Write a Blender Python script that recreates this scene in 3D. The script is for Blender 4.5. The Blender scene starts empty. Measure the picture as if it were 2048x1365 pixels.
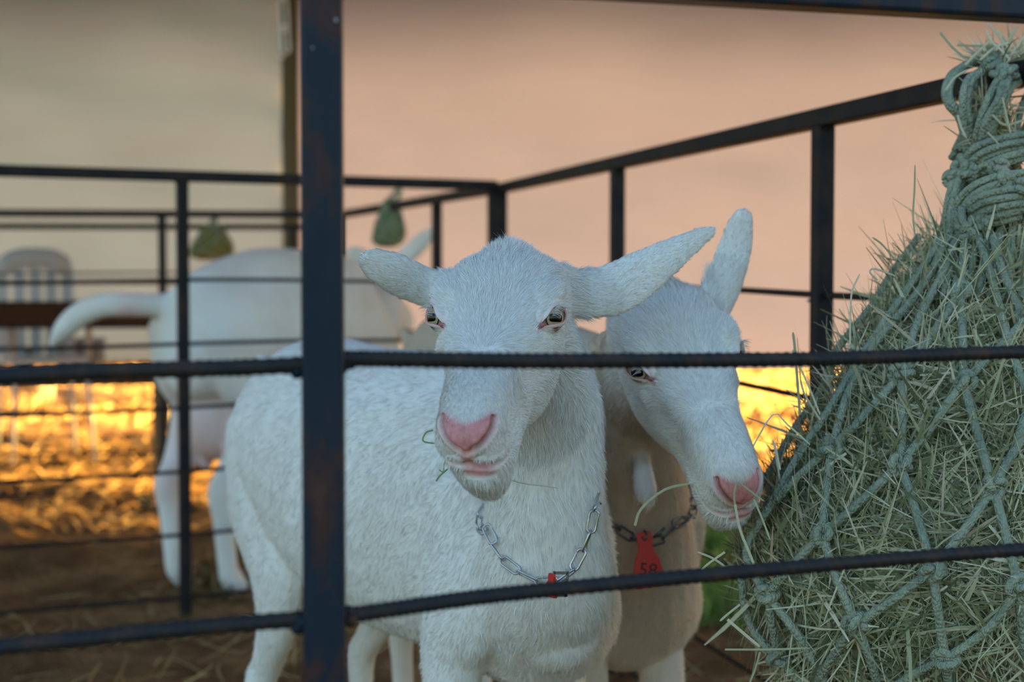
import bpy, bmesh, math, random
import numpy as np
from mathutils import Vector, Matrix, noise
from mathutils.bvhtree import BVHTree

rng = np.random.default_rng(7)
random.seed(7)
scene = bpy.context.scene
COL = scene.collection

# ------------------------------------------------------------------ camera
CAM_H = 0.72
FPX = 2844.4                      # 50 mm lens on a 36 mm wide frame, 2048 px
PITCH = math.atan(107.5 / FPX)
cam_d = bpy.data.cameras.new('camera')
cam_d.lens = 50; cam_d.sensor_width = 36; cam_d.clip_start = 0.02
cam_d.dof.use_dof = True
cam_d.dof.focus_distance = 1.22
cam_d.dof.aperture_fstop = 5.0
cam = bpy.data.objects.new('camera', cam_d); COL.objects.link(cam)
cam.location = (0, 0, CAM_H); cam.rotation_euler = (math.pi / 2 - PITCH, 0, 0)
scene.camera = cam

# ------------------------------------------------------------------ light
SUN_AZ = math.radians(32)         # from straight behind the pens, towards the right
SUN_EL = math.radians(6.8)
world = bpy.data.worlds.new('evening_sky'); scene.world = world
world.use_nodes = True
wn = world.node_tree
bg = wn.nodes['Background']
sky = wn.nodes.new('ShaderNodeTexSky'); sky.sky_type = 'NISHITA'
sky.sun_disc = False; sky.sun_elevation = SUN_EL; sky.sun_rotation = SUN_AZ
sky.air_density = 1.0; sky.dust_density = 1.0; sky.ozone_density = 2.0
wn.links.new(sky.outputs[0], bg.inputs[0]); bg.inputs[1].default_value = 0.63
sun_d = bpy.data.lights.new('low_sun', 'SUN'); sun_d.energy = 95
sun_d.color = (1.0, 0.57, 0.13); sun_d.angle = math.radians(3)      # low, veiled by haze
sun = bpy.data.objects.new('low_sun', sun_d); COL.objects.link(sun)
sdir = Vector((math.sin(SUN_AZ) * math.cos(SUN_EL), math.cos(SUN_AZ) * math.cos(SUN_EL), math.sin(SUN_EL)))
sun.location = sdir * 12
sun.rotation_euler = (-sdir).to_track_quat('-Z', 'Y').to_euler()
vs = scene.view_settings
vs.view_transform = 'Standard'; vs.look = 'None'; vs.gamma = 1; vs.use_curve_mapping = False
vs.exposure = 0.0

# ------------------------------------------------------------------ helpers
def ray(px, py):
    dx = (px - 1024) / FPX; dy = -(py - 682.5) / FPX
    return np.array([dx, math.cos(PITCH) + dy * math.sin(PITCH), -math.sin(PITCH) + dy * math.cos(PITCH)])
def P(px, py, D):
    r = ray(px, py)
    return np.array([0, 0, CAM_H]) + r * (D / r[1])
def on_plane(px, py, A, B):
    """ray through a point of the frame meets the upright plane over the ground line A-B"""
    r = ray(px, py); n = np.array([B[1] - A[1], -(B[0] - A[0])])
    t = (A[0] * n[0] + A[1] * n[1]) / (r[0] * n[0] + r[1] * n[1])
    return np.array([0, 0, CAM_H]) + r * t
def lin(r, g, b):
    f = lambda c: (c / 255 / 12.92) if c / 255 <= 0.04045 else ((c / 255 + 0.055) / 1.055) ** 2.4
    return (f(r), f(g), f(b), 1)
def unit(v):
    v = np.asarray(v, float); return v / (np.linalg.norm(v) + 1e-12)

def tag(o, label=None, cat=None, group=None, kind=None):
    if label: o['label'] = label
    if cat: o['category'] = cat
    if group: o['group'] = group
    if kind: o['kind'] = kind
    return o
def empty(name, loc=(0, 0, 0)):
    o = bpy.data.objects.new(name, None); COL.objects.link(o); o.location = loc
    o.empty_display_size = 0.05
    return o
def link_mesh(name, me, mat, parent=None):
    o = bpy.data.objects.new(name, me); COL.objects.link(o)
    if mat and not me.materials: me.materials.append(mat)
    if parent is not None:
        o.parent = parent
        o.matrix_parent_inverse = Matrix.Translation(-parent.location)
    return o
class MB:
    """collects verts and faces (world coordinates) for one mesh"""
    def __init__(s): s.v = []; s.f = []
    def add(s, v, f):
        k = len(s.v); s.v += [tuple(map(float, p)) for p in v]
        s.f += [tuple(i + k for i in q) for q in f]
    def box(s, c, ax, ay, az):
        c, ax, ay, az = map(np.asarray, (c, ax, ay, az))
        v = [c + sx * ax + sy * ay + sz * az for sz in (-1, 1) for sy in (-1, 1) for sx in (-1, 1)]
        s.add(v, [(0, 2, 3, 1), (4, 5, 7, 6), (0, 1, 5, 4), (2, 6, 7, 3), (0, 4, 6, 2), (1, 3, 7, 5)])
    def loft(s, rings, closed=False):
        n = len(rings[0]); m = len(rings); v = [p for r in rings for p in r]; f = []
        for i in range(m - 1 + (1 if closed else 0)):
            a = i * n; b = ((i + 1) % m) * n
            for j in range(n):
                f.append((a + j, a + (j + 1) % n, b + (j + 1) % n, b + j))
        if not closed:
            f.append(tuple(range(n - 1, -1, -1))); f.append(tuple((m - 1) * n + j for j in range(n)))
        s.add(v, f)
    def tube(s, pts, rad, seg=10, closed=False, up=None, flat=1.0):
        s.loft(tube_rings(pts, rad, seg, up, flat, closed), closed)
    def ball(s, c, r, seg=12, rows=8, M=None):
        r = np.asarray(r, float) * np.ones(3); v = []; f = []
        for i in range(rows + 1):
            t = math.pi * i / rows
            for j in range(seg):
                a = 2 * math.pi * j / seg
                q = np.array([math.sin(t) * math.cos(a), math.sin(t) * math.sin(a), math.cos(t)]) * r
                if M is not None: q = M @ q
                v.append(np.asarray(c) + q)
        for i in range(rows):
            for j in range(seg):
                f.append((i * seg + j, (i + 1) * seg + j, (i + 1) * seg + (j + 1) % seg, i * seg + (j + 1) % seg))
        s.add(v, f)
    def mesh(s, name):
        me = bpy.data.meshes.new(name); me.from_pydata(s.v, [], s.f); me.update()
        return me
    def build(s, name, mat, parent=None, smooth=True, clean=False):
        me = s.mesh(name)
        if clean:
            bm = bmesh.new(); bm.from_mesh(me); bmesh.ops.remove_doubles(bm, verts=bm.verts, dist=1e-6)
            bmesh.ops.recalc_face_normals(bm, faces=bm.faces); bm.to_mesh(me); bm.free()
        me.polygons.foreach_set('use_smooth', [smooth] * len(me.polygons))
        return link_mesh(name, me, mat, parent)
def tube_rings(pts, rad, seg=10, up=None, flat=1.0, closed=False):
    pts = [np.asarray(p, float) for p in pts]; m = len(pts)
    if np.isscalar(rad): rad = [rad] * m
    u = None; rings = []
    for i, p in enumerate(pts):
        a = pts[(i - 1) % m] if (closed or i > 0) else p
        b = pts[(i + 1) % m] if (closed or i < m - 1) else p
        t = unit(b - a)
        if u is None or up is not None:
            u0 = np.asarray(up, float) if up is not None else (np.array([0, 0, 1.0]) if abs(t[2]) < 0.9 else np.array([1.0, 0, 0]))
            u = unit(u0 - t * np.dot(u0, t))
        else:
            u = unit(u - t * np.dot(u, t))
        w = np.cross(t, u)
        r = rad[i]; ru, rw = (r if not np.isscalar(r) else (r, r * flat))
        rings.append([p + u * ru * math.sin(q) + w * rw * math.cos(q) for q in np.arange(seg) * 2 * math.pi / seg])
    return rings
def spline(pts, n):
    """Catmull-Rom through pts (any dimension), n samples"""
    p = np.asarray(pts, float); m = len(p)
    e = np.vstack([2 * p[0] - p[1], p, 2 * p[-1] - p[-2]]); out = []
    for k in range(n):
        x = k / (n - 1) * (m - 1); i = min(int(x), m - 2); t = x - i
        a, b, c, d = e[i], e[i + 1], e[i + 2], e[i + 3]
        out.append(0.5 * (2 * b + (c - a) * t + (2 * a - 5 * b + 4 * c - d) * t * t + (3 * b - a - 3 * c + d) * t ** 3))
    return np.array(out)

# ------------------------------------------------------------------ materials
def mat(name, color=(0.5, 0.5, 0.5, 1), rough=0.6, metal=0.0, spec=0.5):
    m = bpy.data.materials.new(name); m.use_nodes = True
    b = m.node_tree.nodes['Principled BSDF']
    b.inputs['Base Color'].default_value = color; b.inputs['Roughness'].default_value = rough
    b.inputs['Metallic'].default_value = metal; b.inputs['Specular IOR Level'].default_value = spec
    return m
def nd(m, t, **kw):
    n = m.node_tree.nodes.new(t)
    for k, v in kw.items():
        if hasattr(n, k) and not k.startswith('i_'): setattr(n, k, v)
    return n
def lk(m, a, b): m.node_tree.links.new(a, b)
def noise_col(m, stops, scale=10, detail=6, coord='Object', rough=0.6, stretch=(1, 1, 1), dist=0.0):
    tc = nd(m, 'ShaderNodeTexCoord'); mp = nd(m, 'ShaderNodeMapping'); mp.inputs['Scale'].default_value = stretch
    n = nd(m, 'ShaderNodeTexNoise'); n.inputs['Scale'].default_value = scale; n.inputs['Detail'].default_value = detail
    n.inputs['Roughness'].default_value = rough; n.inputs['Distortion'].default_value = dist
    r = nd(m, 'ShaderNodeValToRGB'); e = r.color_ramp.elements
    while len(e) < len(stops): e.new(0.5)
    for k, (p, c) in enumerate(stops): e[k].position = p; e[k].color = c
    lk(m, tc.outputs[coord], mp.inputs[0]); lk(m, mp.outputs[0], n.inputs['Vector']); lk(m, n.outputs[0], r.inputs[0])
    lk(m, r.outputs[0], m.node_tree.nodes['Principled BSDF'].inputs['Base Color'])
    return n, r
def bump(m, src, strength=0.3, dist=0.002):
    b = nd(m, 'ShaderNodeBump'); b.inputs['Strength'].default_value = strength; b.inputs['Distance'].default_value = dist
    lk(m, src, b.inputs['Height']); lk(m, b.outputs[0], m.node_tree.nodes['Principled BSDF'].inputs['Normal'])
    return b

M = {}
m = M['iron'] = mat('painted_rusty_iron', rough=0.5, spec=0.18)
n, r = noise_col(m, [(0.36, (0.006, 0.016, 0.030, 1)), (0.52, (0.011, 0.020, 0.034, 1)), (0.60, (0.045, 0.022, 0.022, 1)), (0.76, (0.085, 0.045, 0.034, 1))], scale=30, detail=7, stretch=(1, 1, 0.45))
bump(m, n.outputs[0], 0.35, 0.001)
m = M['iron_far'] = mat('dark_iron_panel', rough=0.55, spec=0.15)
n, r = noise_col(m, [(0.4, (0.012, 0.013, 0.016, 1)), (0.7, (0.035, 0.022, 0.018, 1))], scale=20, detail=4)
m = M['rebar'] = mat('ribbed_steel_bar', rough=0.55, spec=0.2)
n, r = noise_col(m, [(0.35, (0.014, 0.018, 0.024, 1)), (0.55, (0.028, 0.024, 0.024, 1)), (0.75, (0.07, 0.038, 0.026, 1))], scale=60, detail=6)
bump(m, n.outputs[0], 0.4, 0.0006)

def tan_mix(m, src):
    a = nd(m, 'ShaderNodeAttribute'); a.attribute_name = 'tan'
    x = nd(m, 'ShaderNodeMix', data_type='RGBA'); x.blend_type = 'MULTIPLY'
    lk(m, a.outputs['Fac'], x.inputs[0]); lk(m, src, x.inputs[6]); x.inputs[7].default_value = (0.62, 0.47, 0.34, 1)  # brown tint; on the second goat it also carries painted shade
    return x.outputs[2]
def skin_mat(name, white, pink, stain):
    m = mat(name, rough=0.75, spec=0.25)
    b = m.node_tree.nodes['Principled BSDF']
    n, r = noise_col(m, [(0.35, stain), (0.62, white)], scale=9, detail=5)
    a = nd(m, 'ShaderNodeAttribute'); a.attribute_name = 'pink'
    n2 = nd(m, 'ShaderNodeTexNoise'); n2.inputs['Scale'].default_value = 160; n2.inputs['Detail'].default_value = 5
    r2 = nd(m, 'ShaderNodeValToRGB'); r2.color_ramp.elements[0].color = tuple(c * 0.72 for c in pink[:3]) + (1,); r2.color_ramp.elements[1].color = pink
    r2.color_ramp.elements[0].position = 0.3; r2.color_ramp.elements[1].position = 0.6
    lk(m, n2.outputs[0], r2.inputs[0])
    mx = nd(m, 'ShaderNodeMix', data_type='RGBA')
    lk(m, a.outputs['Fac'], mx.inputs[0]); lk(m, r.outputs[0], mx.inputs[6]); lk(m, r2.outputs[0], mx.inputs[7])
    lk(m, tan_mix(m, mx.outputs[2]), b.inputs['Base Color'])
    b.inputs['Subsurface Weight'].default_value = 0.0
    n3 = nd(m, 'ShaderNodeTexNoise'); n3.inputs['Scale'].default_value = 420; n3.inputs['Detail'].default_value = 3
    bump(m, n3.outputs[0], 0.25, 0.0008)
    # skin is moister on the bare pink places
    mr = nd(m, 'ShaderNodeMapRange'); mr.inputs['To Min'].default_value = 0.8; mr.inputs['To Max'].default_value = 0.38
    lk(m, a.outputs['Fac'], mr.inputs['Value']); lk(m, mr.outputs[0], b.inputs['Roughness'])
    return m
M['skin'] = skin_mat('white_goat_coat', (0.80, 0.79, 0.76, 1), (0.66, 0.27, 0.27, 1), (0.74, 0.71, 0.65, 1))
def fur_mat(name, c0, c1):
    m = mat(name, rough=0.6, spec=0.3)
    b = m.node_tree.nodes['Principled BSDF']
    a = nd(m, 'ShaderNodeAttribute'); a.attribute_name = 'tone'
    r = nd(m, 'ShaderNodeValToRGB'); r.color_ramp.elements[0].color = c0; r.color_ramp.elements[1].color = c1
    lk(m, a.outputs['Fac'], r.inputs[0]); lk(m, tan_mix(m, r.outputs[0]), b.inputs['Base Color'])
    return m
M['fur'] = fur_mat('white_hair', (0.60, 0.58, 0.54, 1), (0.90, 0.895, 0.885, 1))
M['lid'] = mat('pink_eyelid', (0.30, 0.13, 0.12, 1), 0.35)
M['lash'] = mat('pale_lash', (0.30, 0.24, 0.20, 1), 0.5)
m = M['eye'] = mat('goat_eye', rough=0.05, spec=0.35)
def eye_nodes(m):
    b = m.node_tree.nodes['Principled BSDF']
    tc = nd(m, 'ShaderNodeTexCoord'); sp = nd(m, 'ShaderNodeSeparateXYZ'); lk(m, tc.outputs['Object'], sp.inputs[0])
    def math_(op, a, c=None):
        k = nd(m, 'ShaderNodeMath'); k.operation = op
        for i, q in enumerate((a, c)):
            if q is None: continue
            if hasattr(q, 'links'): lk(m, q, k.inputs[i])
            else: k.inputs[i].default_value = q
        return k.outputs[0]
    x, z = sp.outputs[0], sp.outputs[2]      # local y looks out of the eye; x along the slit
    rr = math_('SQRT', math_('ADD', math_('MULTIPLY', x, x), math_('MULTIPLY', z, z)))
    iris = math_('LESS_THAN', rr, 0.0088)
    rim = math_('LESS_THAN', rr, 0.0080)
    px = math_('POWER', math_('ABSOLUTE', math_('DIVIDE', x, 0.0062)), 4.0)
    pz = math_('POWER', math_('ABSOLUTE', math_('DIVIDE', z, 0.0035)), 4.0)
    pup = math_('LESS_THAN', math_('ADD', px, pz), 1.0)
    n = nd(m, 'ShaderNodeTexNoise'); n.inputs['Scale'].default_value = 500; lk(m, tc.outputs['Object'], n.inputs['Vector'])
    ir = nd(m, 'ShaderNodeValToRGB'); ir.color_ramp.elements[0].color = (0.25, 0.19, 0.11, 1); ir.color_ramp.elements[1].color = (0.50, 0.42, 0.28, 1)
    lk(m, n.outputs[0], ir.inputs[0])
    col = None; prev = (0.36, 0.20, 0.19, 1)
    for fac, c in ((iris, (0.03, 0.02, 0.015, 1)), (rim, ir.outputs[0]), (pup, (0.002, 0.003, 0.004, 1))):
        mx = nd(m, 'ShaderNodeMix', data_type='RGBA'); lk(m, fac, mx.inputs[0])
        if hasattr(prev, 'links'): lk(m, prev, mx.inputs[6])
        else: mx.inputs[6].default_value = prev
        if hasattr(c, 'links'): lk(m, c, mx.inputs[7])
        else: mx.inputs[7].default_value = c
        prev = mx.outputs[2]
    lk(m, prev, b.inputs['Base Color'])
eye_nodes(m)
m = M['hoof'] = mat('grey_horn', (0.16, 0.13, 0.10, 1), 0.5)
m = M['steel'] = mat('zinc_chain', (0.50, 0.53, 0.56, 1), 0.28, 1.0)
m = M['steel_dull'] = mat('dull_chain', (0.16, 0.17, 0.18, 1), 0.4, 1.0)
m = M['red'] = mat('red_plastic', (0.55, 0.012, 0.015, 1), 0.4)
m = M['ink'] = mat('black_ink', (0.05, 0.005, 0.006, 1), 0.6)
m = M['rope'] = mat('braided_green_rope', rough=0.75)
def rope_nodes(m):
    n, r = noise_col(m, [(0.3, (0.21, 0.25, 0.18, 1)), (0.52, (0.32, 0.365, 0.265, 1)), (0.75, (0.42, 0.43, 0.31, 1))], scale=26, detail=5)
    tc = m.node_tree.nodes['Texture Coordinate']
    v = nd(m, 'ShaderNodeTexVoronoi'); v.inputs['Scale'].default_value = 420
    mp = nd(m, 'ShaderNodeMapping'); mp.inputs['Rotation'].default_value = (0.3, 0.5, 0.6); mp.inputs['Scale'].default_value = (1, 1, 0.7)
    lk(m, tc.outputs['Object'], mp.inputs[0]); lk(m, mp.outputs[0], v.inputs['Vector'])
    b = bump(m, v.outputs['Distance'], 1.0, 0.003); b.invert = True
rope_nodes(m)
m = M['hay'] = mat('cured_hay', rough=0.7, spec=0.3)
def tone_nodes(m, stops, trans=0.25):
    b = m.node_tree.nodes['Principled BSDF']
    a = nd(m, 'ShaderNodeAttribute'); a.attribute_name = 'tone'
    r = nd(m, 'ShaderNodeValToRGB'); e = r.color_ramp.elements
    while len(e) < len(stops): e.new(0.5)
    for k, (p, c) in enumerate(stops): e[k].position = p; e[k].color = c
    lk(m, a.outputs['Fac'], r.inputs[0]); lk(m, r.outputs[0], b.inputs['Base Color'])
    if trans:
        t = nd(m, 'ShaderNodeBsdfTranslucent'); lk(m, r.outputs[0], t.inputs[0])
        mx = nd(m, 'ShaderNodeMixShader'); mx.inputs[0].default_value = trans
        lk(m, b.outputs[0], mx.inputs[1]); lk(m, t.outputs[0], mx.inputs[2])
        lk(m, mx.outputs[0], m.node_tree.nodes['Material Output'].inputs[0])
tone_nodes(m, [(0.0, (0.08, 0.092, 0.04, 1)), (0.3, (0.25, 0.265, 0.135, 1)), (0.55, (0.50, 0.50, 0.31, 1)), (0.80, (0.78, 0.74, 0.55, 1)), (0.88, (0.50, 0.37, 0.23, 1)), (1.0, (0.88, 0.83, 0.68, 1))])
m = M['hay_core'] = mat('shaded_hay_core', rough=0.9)  # coloured dark so the gaps between strands look deep in shade
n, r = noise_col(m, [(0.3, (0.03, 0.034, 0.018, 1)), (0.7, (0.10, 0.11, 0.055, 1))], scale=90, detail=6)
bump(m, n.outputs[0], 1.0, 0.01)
m = M['straw'] = mat('trodden_straw', rough=0.8)
tone_nodes(m, [(0.0, (0.16, 0.085, 0.035, 1)), (0.5, (0.34, 0.20, 0.08, 1)), (1.0, (0.62, 0.45, 0.20, 1))], 0.3)
m = M['dry'] = mat('dry_grass', rough=0.8)
tone_nodes(m, [(0.0, (0.40, 0.25, 0.09, 1)), (0.5, (0.62, 0.46, 0.20, 1)), (1.0, (0.85, 0.74, 0.45, 1))], 0.45)
m = M['grass'] = mat('green_grass', rough=0.6)
tone_nodes(m, [(0.0, (0.06, 0.13, 0.02, 1)), (0.6, (0.16, 0.30, 0.05, 1)), (1.0, (0.38, 0.42, 0.10, 1))], 0.4)
m = M['soil'] = mat('red_brown_soil', rough=0.95, spec=0.1)
n, r = noise_col(m, [(0.28, (0.055, 0.028, 0.013, 1)), (0.48, (0.15, 0.077, 0.032, 1)), (0.62, (0.26, 0.145, 0.06, 1)), (0.78, (0.40, 0.25, 0.11, 1))], scale=3.5, detail=10, rough=0.72)
n4 = nd(m, 'ShaderNodeTexNoise'); n4.inputs['Scale'].default_value = 55; n4.inputs['Detail'].default_value = 6
bump(m, n4.outputs[0], 0.9, 0.02)
def canvas_mat(name, col, trans, tcol):
    m = mat(name, col, 0.85, spec=0.15)
    b = m.node_tree.nodes['Principled BSDF']
    n, r = noise_col(m, [(0.3, tuple(c * 0.9 for c in col[:3]) + (1,)), (0.7, col)], scale=1.1, detail=5, stretch=(1, 1, 3.2))
    t = nd(m, 'ShaderNodeBsdfTranslucent'); t.inputs[0].default_value = tcol
    n2 = nd(m, 'ShaderNodeMix', data_type='RGBA', blend_type='MULTIPLY'); n2.inputs[0].default_value = 1.0
    lk(m, r.outputs[0], n2.inputs[6]); n2.inputs[7].default_value = tcol; lk(m, n2.outputs[2], t.inputs[0])
    mx = nd(m, 'ShaderNodeMixShader'); mx.inputs[0].default_value = trans
    lk(m, b.outputs[0], mx.inputs[1]); lk(m, t.outputs[0], mx.inputs[2])
    lk(m, mx.outputs[0], m.node_tree.nodes['Material Output'].inputs[0])
    return m
M['canvas_r'] = canvas_mat('thin_tent_canvas', (0.62, 0.58, 0.53, 1), 0.30, (0.088, 0.098, 0.29, 1))
M['canvas_l'] = canvas_mat('heavier_tent_canvas', (0.58, 0.55, 0.46, 1), 0.25, (0.056, 0.094, 0.34, 1))
M['canvas_roof'] = canvas_mat('roof_canvas', (0.60, 0.56, 0.48, 1), 0.12, (0.2, 0.2, 0.3, 1))
m = M['pole'] = mat('olive_painted_pole', (0.10, 0.092, 0.055, 1), 0.6, spec=0.2)
m = M['plastic_white'] = mat('grey_white_plastic', (0.42, 0.46, 0.50, 1), 0.6, spec=0.15)
m = M['black_plastic'] = mat('black_plastic', (0.012, 0.011, 0.011, 1), 0.45)
m = M['blue_grey'] = mat('blue_grey_plastic', (0.10, 0.11, 0.16, 1), 0.5)
m = M['cup'] = mat('white_cup_plastic', (0.85, 0.83, 0.78, 1), 0.4)

# ------------------------------------------------------------------ the setting: ground, tent canvas
def ground_z(x, y):
    """gently uneven soil"""
    z = 0.010 * np.sin(x * 2.1 + 0.7) * np.cos(y * 1.7) + 0.008 * np.sin(x * 5.3 - y * 3.1) + 0.006 * np.cos(x * 9.1 + y * 7.7)
    return z - 0.012
def make_ground():
    ys = np.concatenate([np.linspace(0.15, 2.6, 70, endpoint=False), np.linspace(2.6, 9.0, 300, endpoint=False), np.linspace(9.0, 16, 70), [20, 30, 60]])
    us = np.linspace(-1, 1, 230)
    nx, ny = len(us), len(ys)
    Y = np.repeat(ys, nx).reshape(ny, nx)
    X = us[None, :] * (1.6 + 0.62 * Y)
    Z = ground_z(X, Y)
    v = np.stack([X, Y, Z], -1).reshape(-1, 3)
    amp = np.interp(v[:, 1], [0, 2, 3.5, 7, 16, 60], [0.008, 0.014, 0.026, 0.045, 0.07, 0.1])
    for i in range(len(v)):
        x, y = v[i, 0], v[i, 1]
        h = noise.fractal((x * 3.1, y * 3.1, 0.3), 1.0, 2.1, 3) + 0.7 * abs(noise.noise((x * 11, y * 11, 4.1)))
        v[i, 2] += h * amp[i]
    f = []
    for j in range(ny - 1):
        for i in range(nx - 1):
            a = j * nx + i; f.append((a, a + 1, a + nx + 1, a + nx))
    me = bpy.data.meshes.new('ground'); me.from_pydata(v.tolist(), [], f); me.update()
    me.polygons.foreach_set('use_smooth', [True] * len(me.polygons))
    o = link_mesh('ground', me, M['soil']); tag(o, 'red-brown trodden soil with clods and straw', 'ground', kind='structure')
    return o
ground = make_ground()
gbm = bmesh.new(); gbm.from_mesh(ground.data); GBVH = BVHTree.FromBMesh(gbm); gbm.free()
def gz(x, y):
    h = GBVH.ray_cast(Vector((x, y, 3)), Vector((0, 0, -1)))
    return h[0].z if h[0] else 0.0

POLE = (-1.085, 6.86)
def canvas_wall(name, A, B, z0, z1, mt, seed, label, wav):
    nx, nz = 90, 46; mb = MB(); v = []; f = []
    A = np.array(A); B = np.array(B); d = unit(np.append(B - A, 0)); nn = np.array([-d[1], d[0], 0])
    L = np.linalg.norm(B - A)
    for j in range(nz):
        for i in range(nx):
            s = i / (nx - 1) * L; z = z0 + (z1 - z0) * j / (nz - 1)
            off = wav * (noise.noise(Vector((s * 0.9, z * 3.4 + 0.3 * s, seed))) + 0.5 * noise.noise(Vector((s * 2.3, z * 7 + 0.5 * s, seed + 5))))
            v.append(np.append(A, z) + d * s + nn * off)
    for j in range(nz - 1):
        for i in range(nx - 1):
            a = j * nx + i; f.append((a, a + 1, a + nx + 1, a + nx))
    mb.add(v, f)
    o = mb.build(name, mt); tag(o, label, 'tent wall', kind='structure')
    # hem along the lower edge
    hm = MB(); hm.tube([v[i] for i in range(nx)], 0.007, 6); hm.build('hem', mt, o)
    return o
canvas_wall('wall_right', POLE, (6.5, 6.95), 0.335, 3.4, M['canvas_r'], 2.0, 'pale translucent tent wall glowing peach from the sunset behind', 0.035)
canvas_wall('wall_left', (-6.5, 6.75), POLE, 0.36, 3.4, M['canvas_l'], 9.0, 'beige tent wall with horizontal creases left of the tent pole', 0.06)
def make_roof():
    v = []; f = []; nx, ny = 30, 30
    for j in range(ny):
        for i in range(nx):
            x = -6.5 + 13 * i / (nx - 1); y = 1.75 + 5.2 * j / (ny - 1)
            v.append((x, y, 2.75 + 0.65 * (y - 1.75) / 5.2 + 0.03 * noise.noise(Vector((x, y, 1)))))
    for j in range(ny - 1):
        for i in range(nx - 1):
            a = j * nx + i; f.append((a, a + 1, a + nx + 1, a + nx))
    mb = MB(); mb.add(v, f); o = mb.build('ceiling', M['canvas_roof']); tag(o, 'canvas tent roof over the pens', 'tent roof', kind='structure')
make_roof()
# added out of view: a canopy-shaped sheet that keeps the low sun off the upper half of the canvas walls
mb = MB(); sx, sy = math.sin(SUN_AZ), math.cos(SUN_AZ)
v = []; nx = 40
for j, (dd, z) in enumerate(((0, 3.15), (0, 3.5), (1.6, 4.2), (5.0, 5.2))):
    for i in range(nx):
        x = -9 + 24 * i / (nx - 1); v.append((x + 0.3 * dd, 15.5 + dd, z + (0.06 * math.cos(i * 2.1) if j == 0 else 0)))
mb.add(v, [(j * nx + i, j * nx + i + 1, (j + 1) * nx + i + 1, (j + 1) * nx + i) for j in range(3) for i in range(nx - 1)])
tag(mb.build('sun_screen_far', M['canvas_roof']), 'added unseen canopy that shades the upper canvas walls', 'tent roof', kind='structure')
mb = MB(); pz = [np.array([POLE[0] + 0.035, POLE[1] - 0.085, z]) for z in (0, 1.1, 2.2, 3.32)]
mb.tube(pz, 0.041, 16)
pole = mb.build('tent_pole', M['pole']); tag(pole, 'olive upright tent pole where the two canvas walls meet', 'pole')

# ------------------------------------------------------------------ pen panels
def rebar(mb, pts, r=0.0046, ribs=True, seg=10):
    pts = [np.asarray(p, float) for p in pts]
    L = sum(np.linalg.norm(pts[i + 1] - pts[i]) for i in range(len(pts) - 1))
    if not ribs:
        mb.tube(pts, r, 8); return
    n = max(8, int(L / 0.0016)); sp = spline(pts, n)
    rings = tube_rings(sp, 1.0, seg); out = []
    for i, rg in enumerate(rings):
        c = sp[i]; row = []
        for j, q in enumerate(rg):
            th = 2 * math.pi * j / seg; s = i / (n - 1) * L
            ph = (s / 0.0068 + (0.35 * math.sin(th))) % 1.0
            rib = 0.00055 if ph < 0.36 else 0.0
            lon = 0.0008 if (j % (seg // 2)) == 0 else 0.0
            row.append(c + (np.asarray(q) - c) * (r + max(rib, lon)))
        out.append(row)
    mb.loft(out)
def square_tube(mb, a, b, w, side):
    """square tube from a to b; side = horizontal unit vector of one face; softly rounded edges"""
    a = np.asarray(a, float); b = np.asarray(b, float); t = unit(b - a); s = unit(np.asarray(side, float) - t * np.dot(side, t)); u = np.cross(t, s)
    h = w / 2; c = w * 0.12; prof = []
    for sx, sy in ((1, 1), (-1, 1), (-1, -1), (1, -1)):
        k = [(sx * h, sy * (h - c)), (sx * (h - c * .3), sy * (h - c * .3)), (sx * (h - c), sy * h)]
        prof += k if sx * sy > 0 else k[::-1]
    n = 6
    mb.loft([[a + (b - a) * i / n + s * x + u * y for x, y in prof] for i in range(n + 1)])
def weld(mb, c, r):
    for k in range(4):
        mb.ball(np.asarray(c) + rng.normal(0, r * 0.45, 3), r * rng.uniform(0.5, 0.8), 8, 6)

OFFS = [0.235 + 0.143 * k for k in range(6)]
def panel(label, A, B, zt, posts, w=0.025, offs=OFFS, ribs=False, zb=0.0, ztB=None, group=None, r=0.0046, material='iron_far'):
    A = np.array(A); B = np.array(B); d2 = unit(B - A); d = np.array([d2[0], d2[1], 0]); nrm = np.array([-d[1], d[0], 0])
    ztB = zt if ztB is None else ztB
    root = empty('pen_panel', (A[0], A[1], 0)); tag(root, label, 'fence panel', group)
    pt = lambda t, z: np.array([A[0] + (B[0] - A[0]) * t, A[1] + (B[1] - A[1]) * t, z])
    zz = lambda t: zt + (ztB - zt) * t
    mb = MB(); square_tube(mb, pt(-0.004, zz(0)), pt(1.004, zz(1)), w, nrm); mb.build('top_rail', M[material], root, smooth=False)
    for t in posts:
        q = pt(t, 0); g = gz(q[0], q[1]) - 0.01
        mb = MB(); square_tube(mb, pt(t, g), pt(t, zz(t) - w / 2), w, nrm); po = mb.build('post', M[material], root, smooth=False)
        mb = MB()
        for sgn in (-1, 1): weld(mb, pt(t, zz(t) - w / 2 - 0.001) + d * sgn * w * 0.5, 0.0045)
        mb.build('weld_bead', M[material], po)
    for o in offs:
        p = [pt(t, zz(t) - o + 0.003 * math.sin(9 * t + o * 40)) for t in np.linspace(0, 1, 9)]
        mb = MB(); rebar(mb, p, r, ribs); mb.build('bar', M['rebar'] if ribs else M[material], root)
    return root
ZT = CAM_H + 0.247
CORNER = (-0.026, 3.56)
A0 = (-1.32, 2.92)
panel('iron pen panel between the rear doe and the nearest goat, meeting the corner post', A0, (CORNER[0] - 0.02, CORNER[1] - 0.02), ZT, [0.455, 1.0], ztB=ZT + 0.005)
Bn = (0.56, 1.36)
panel('iron pen panel running from the corner post forward to the hay net', CORNER, Bn, ZT, [0.0, 0.386, 0.752], ztB=ZT - 0.028)
Ee = (-0.585, 4.86)
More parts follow.
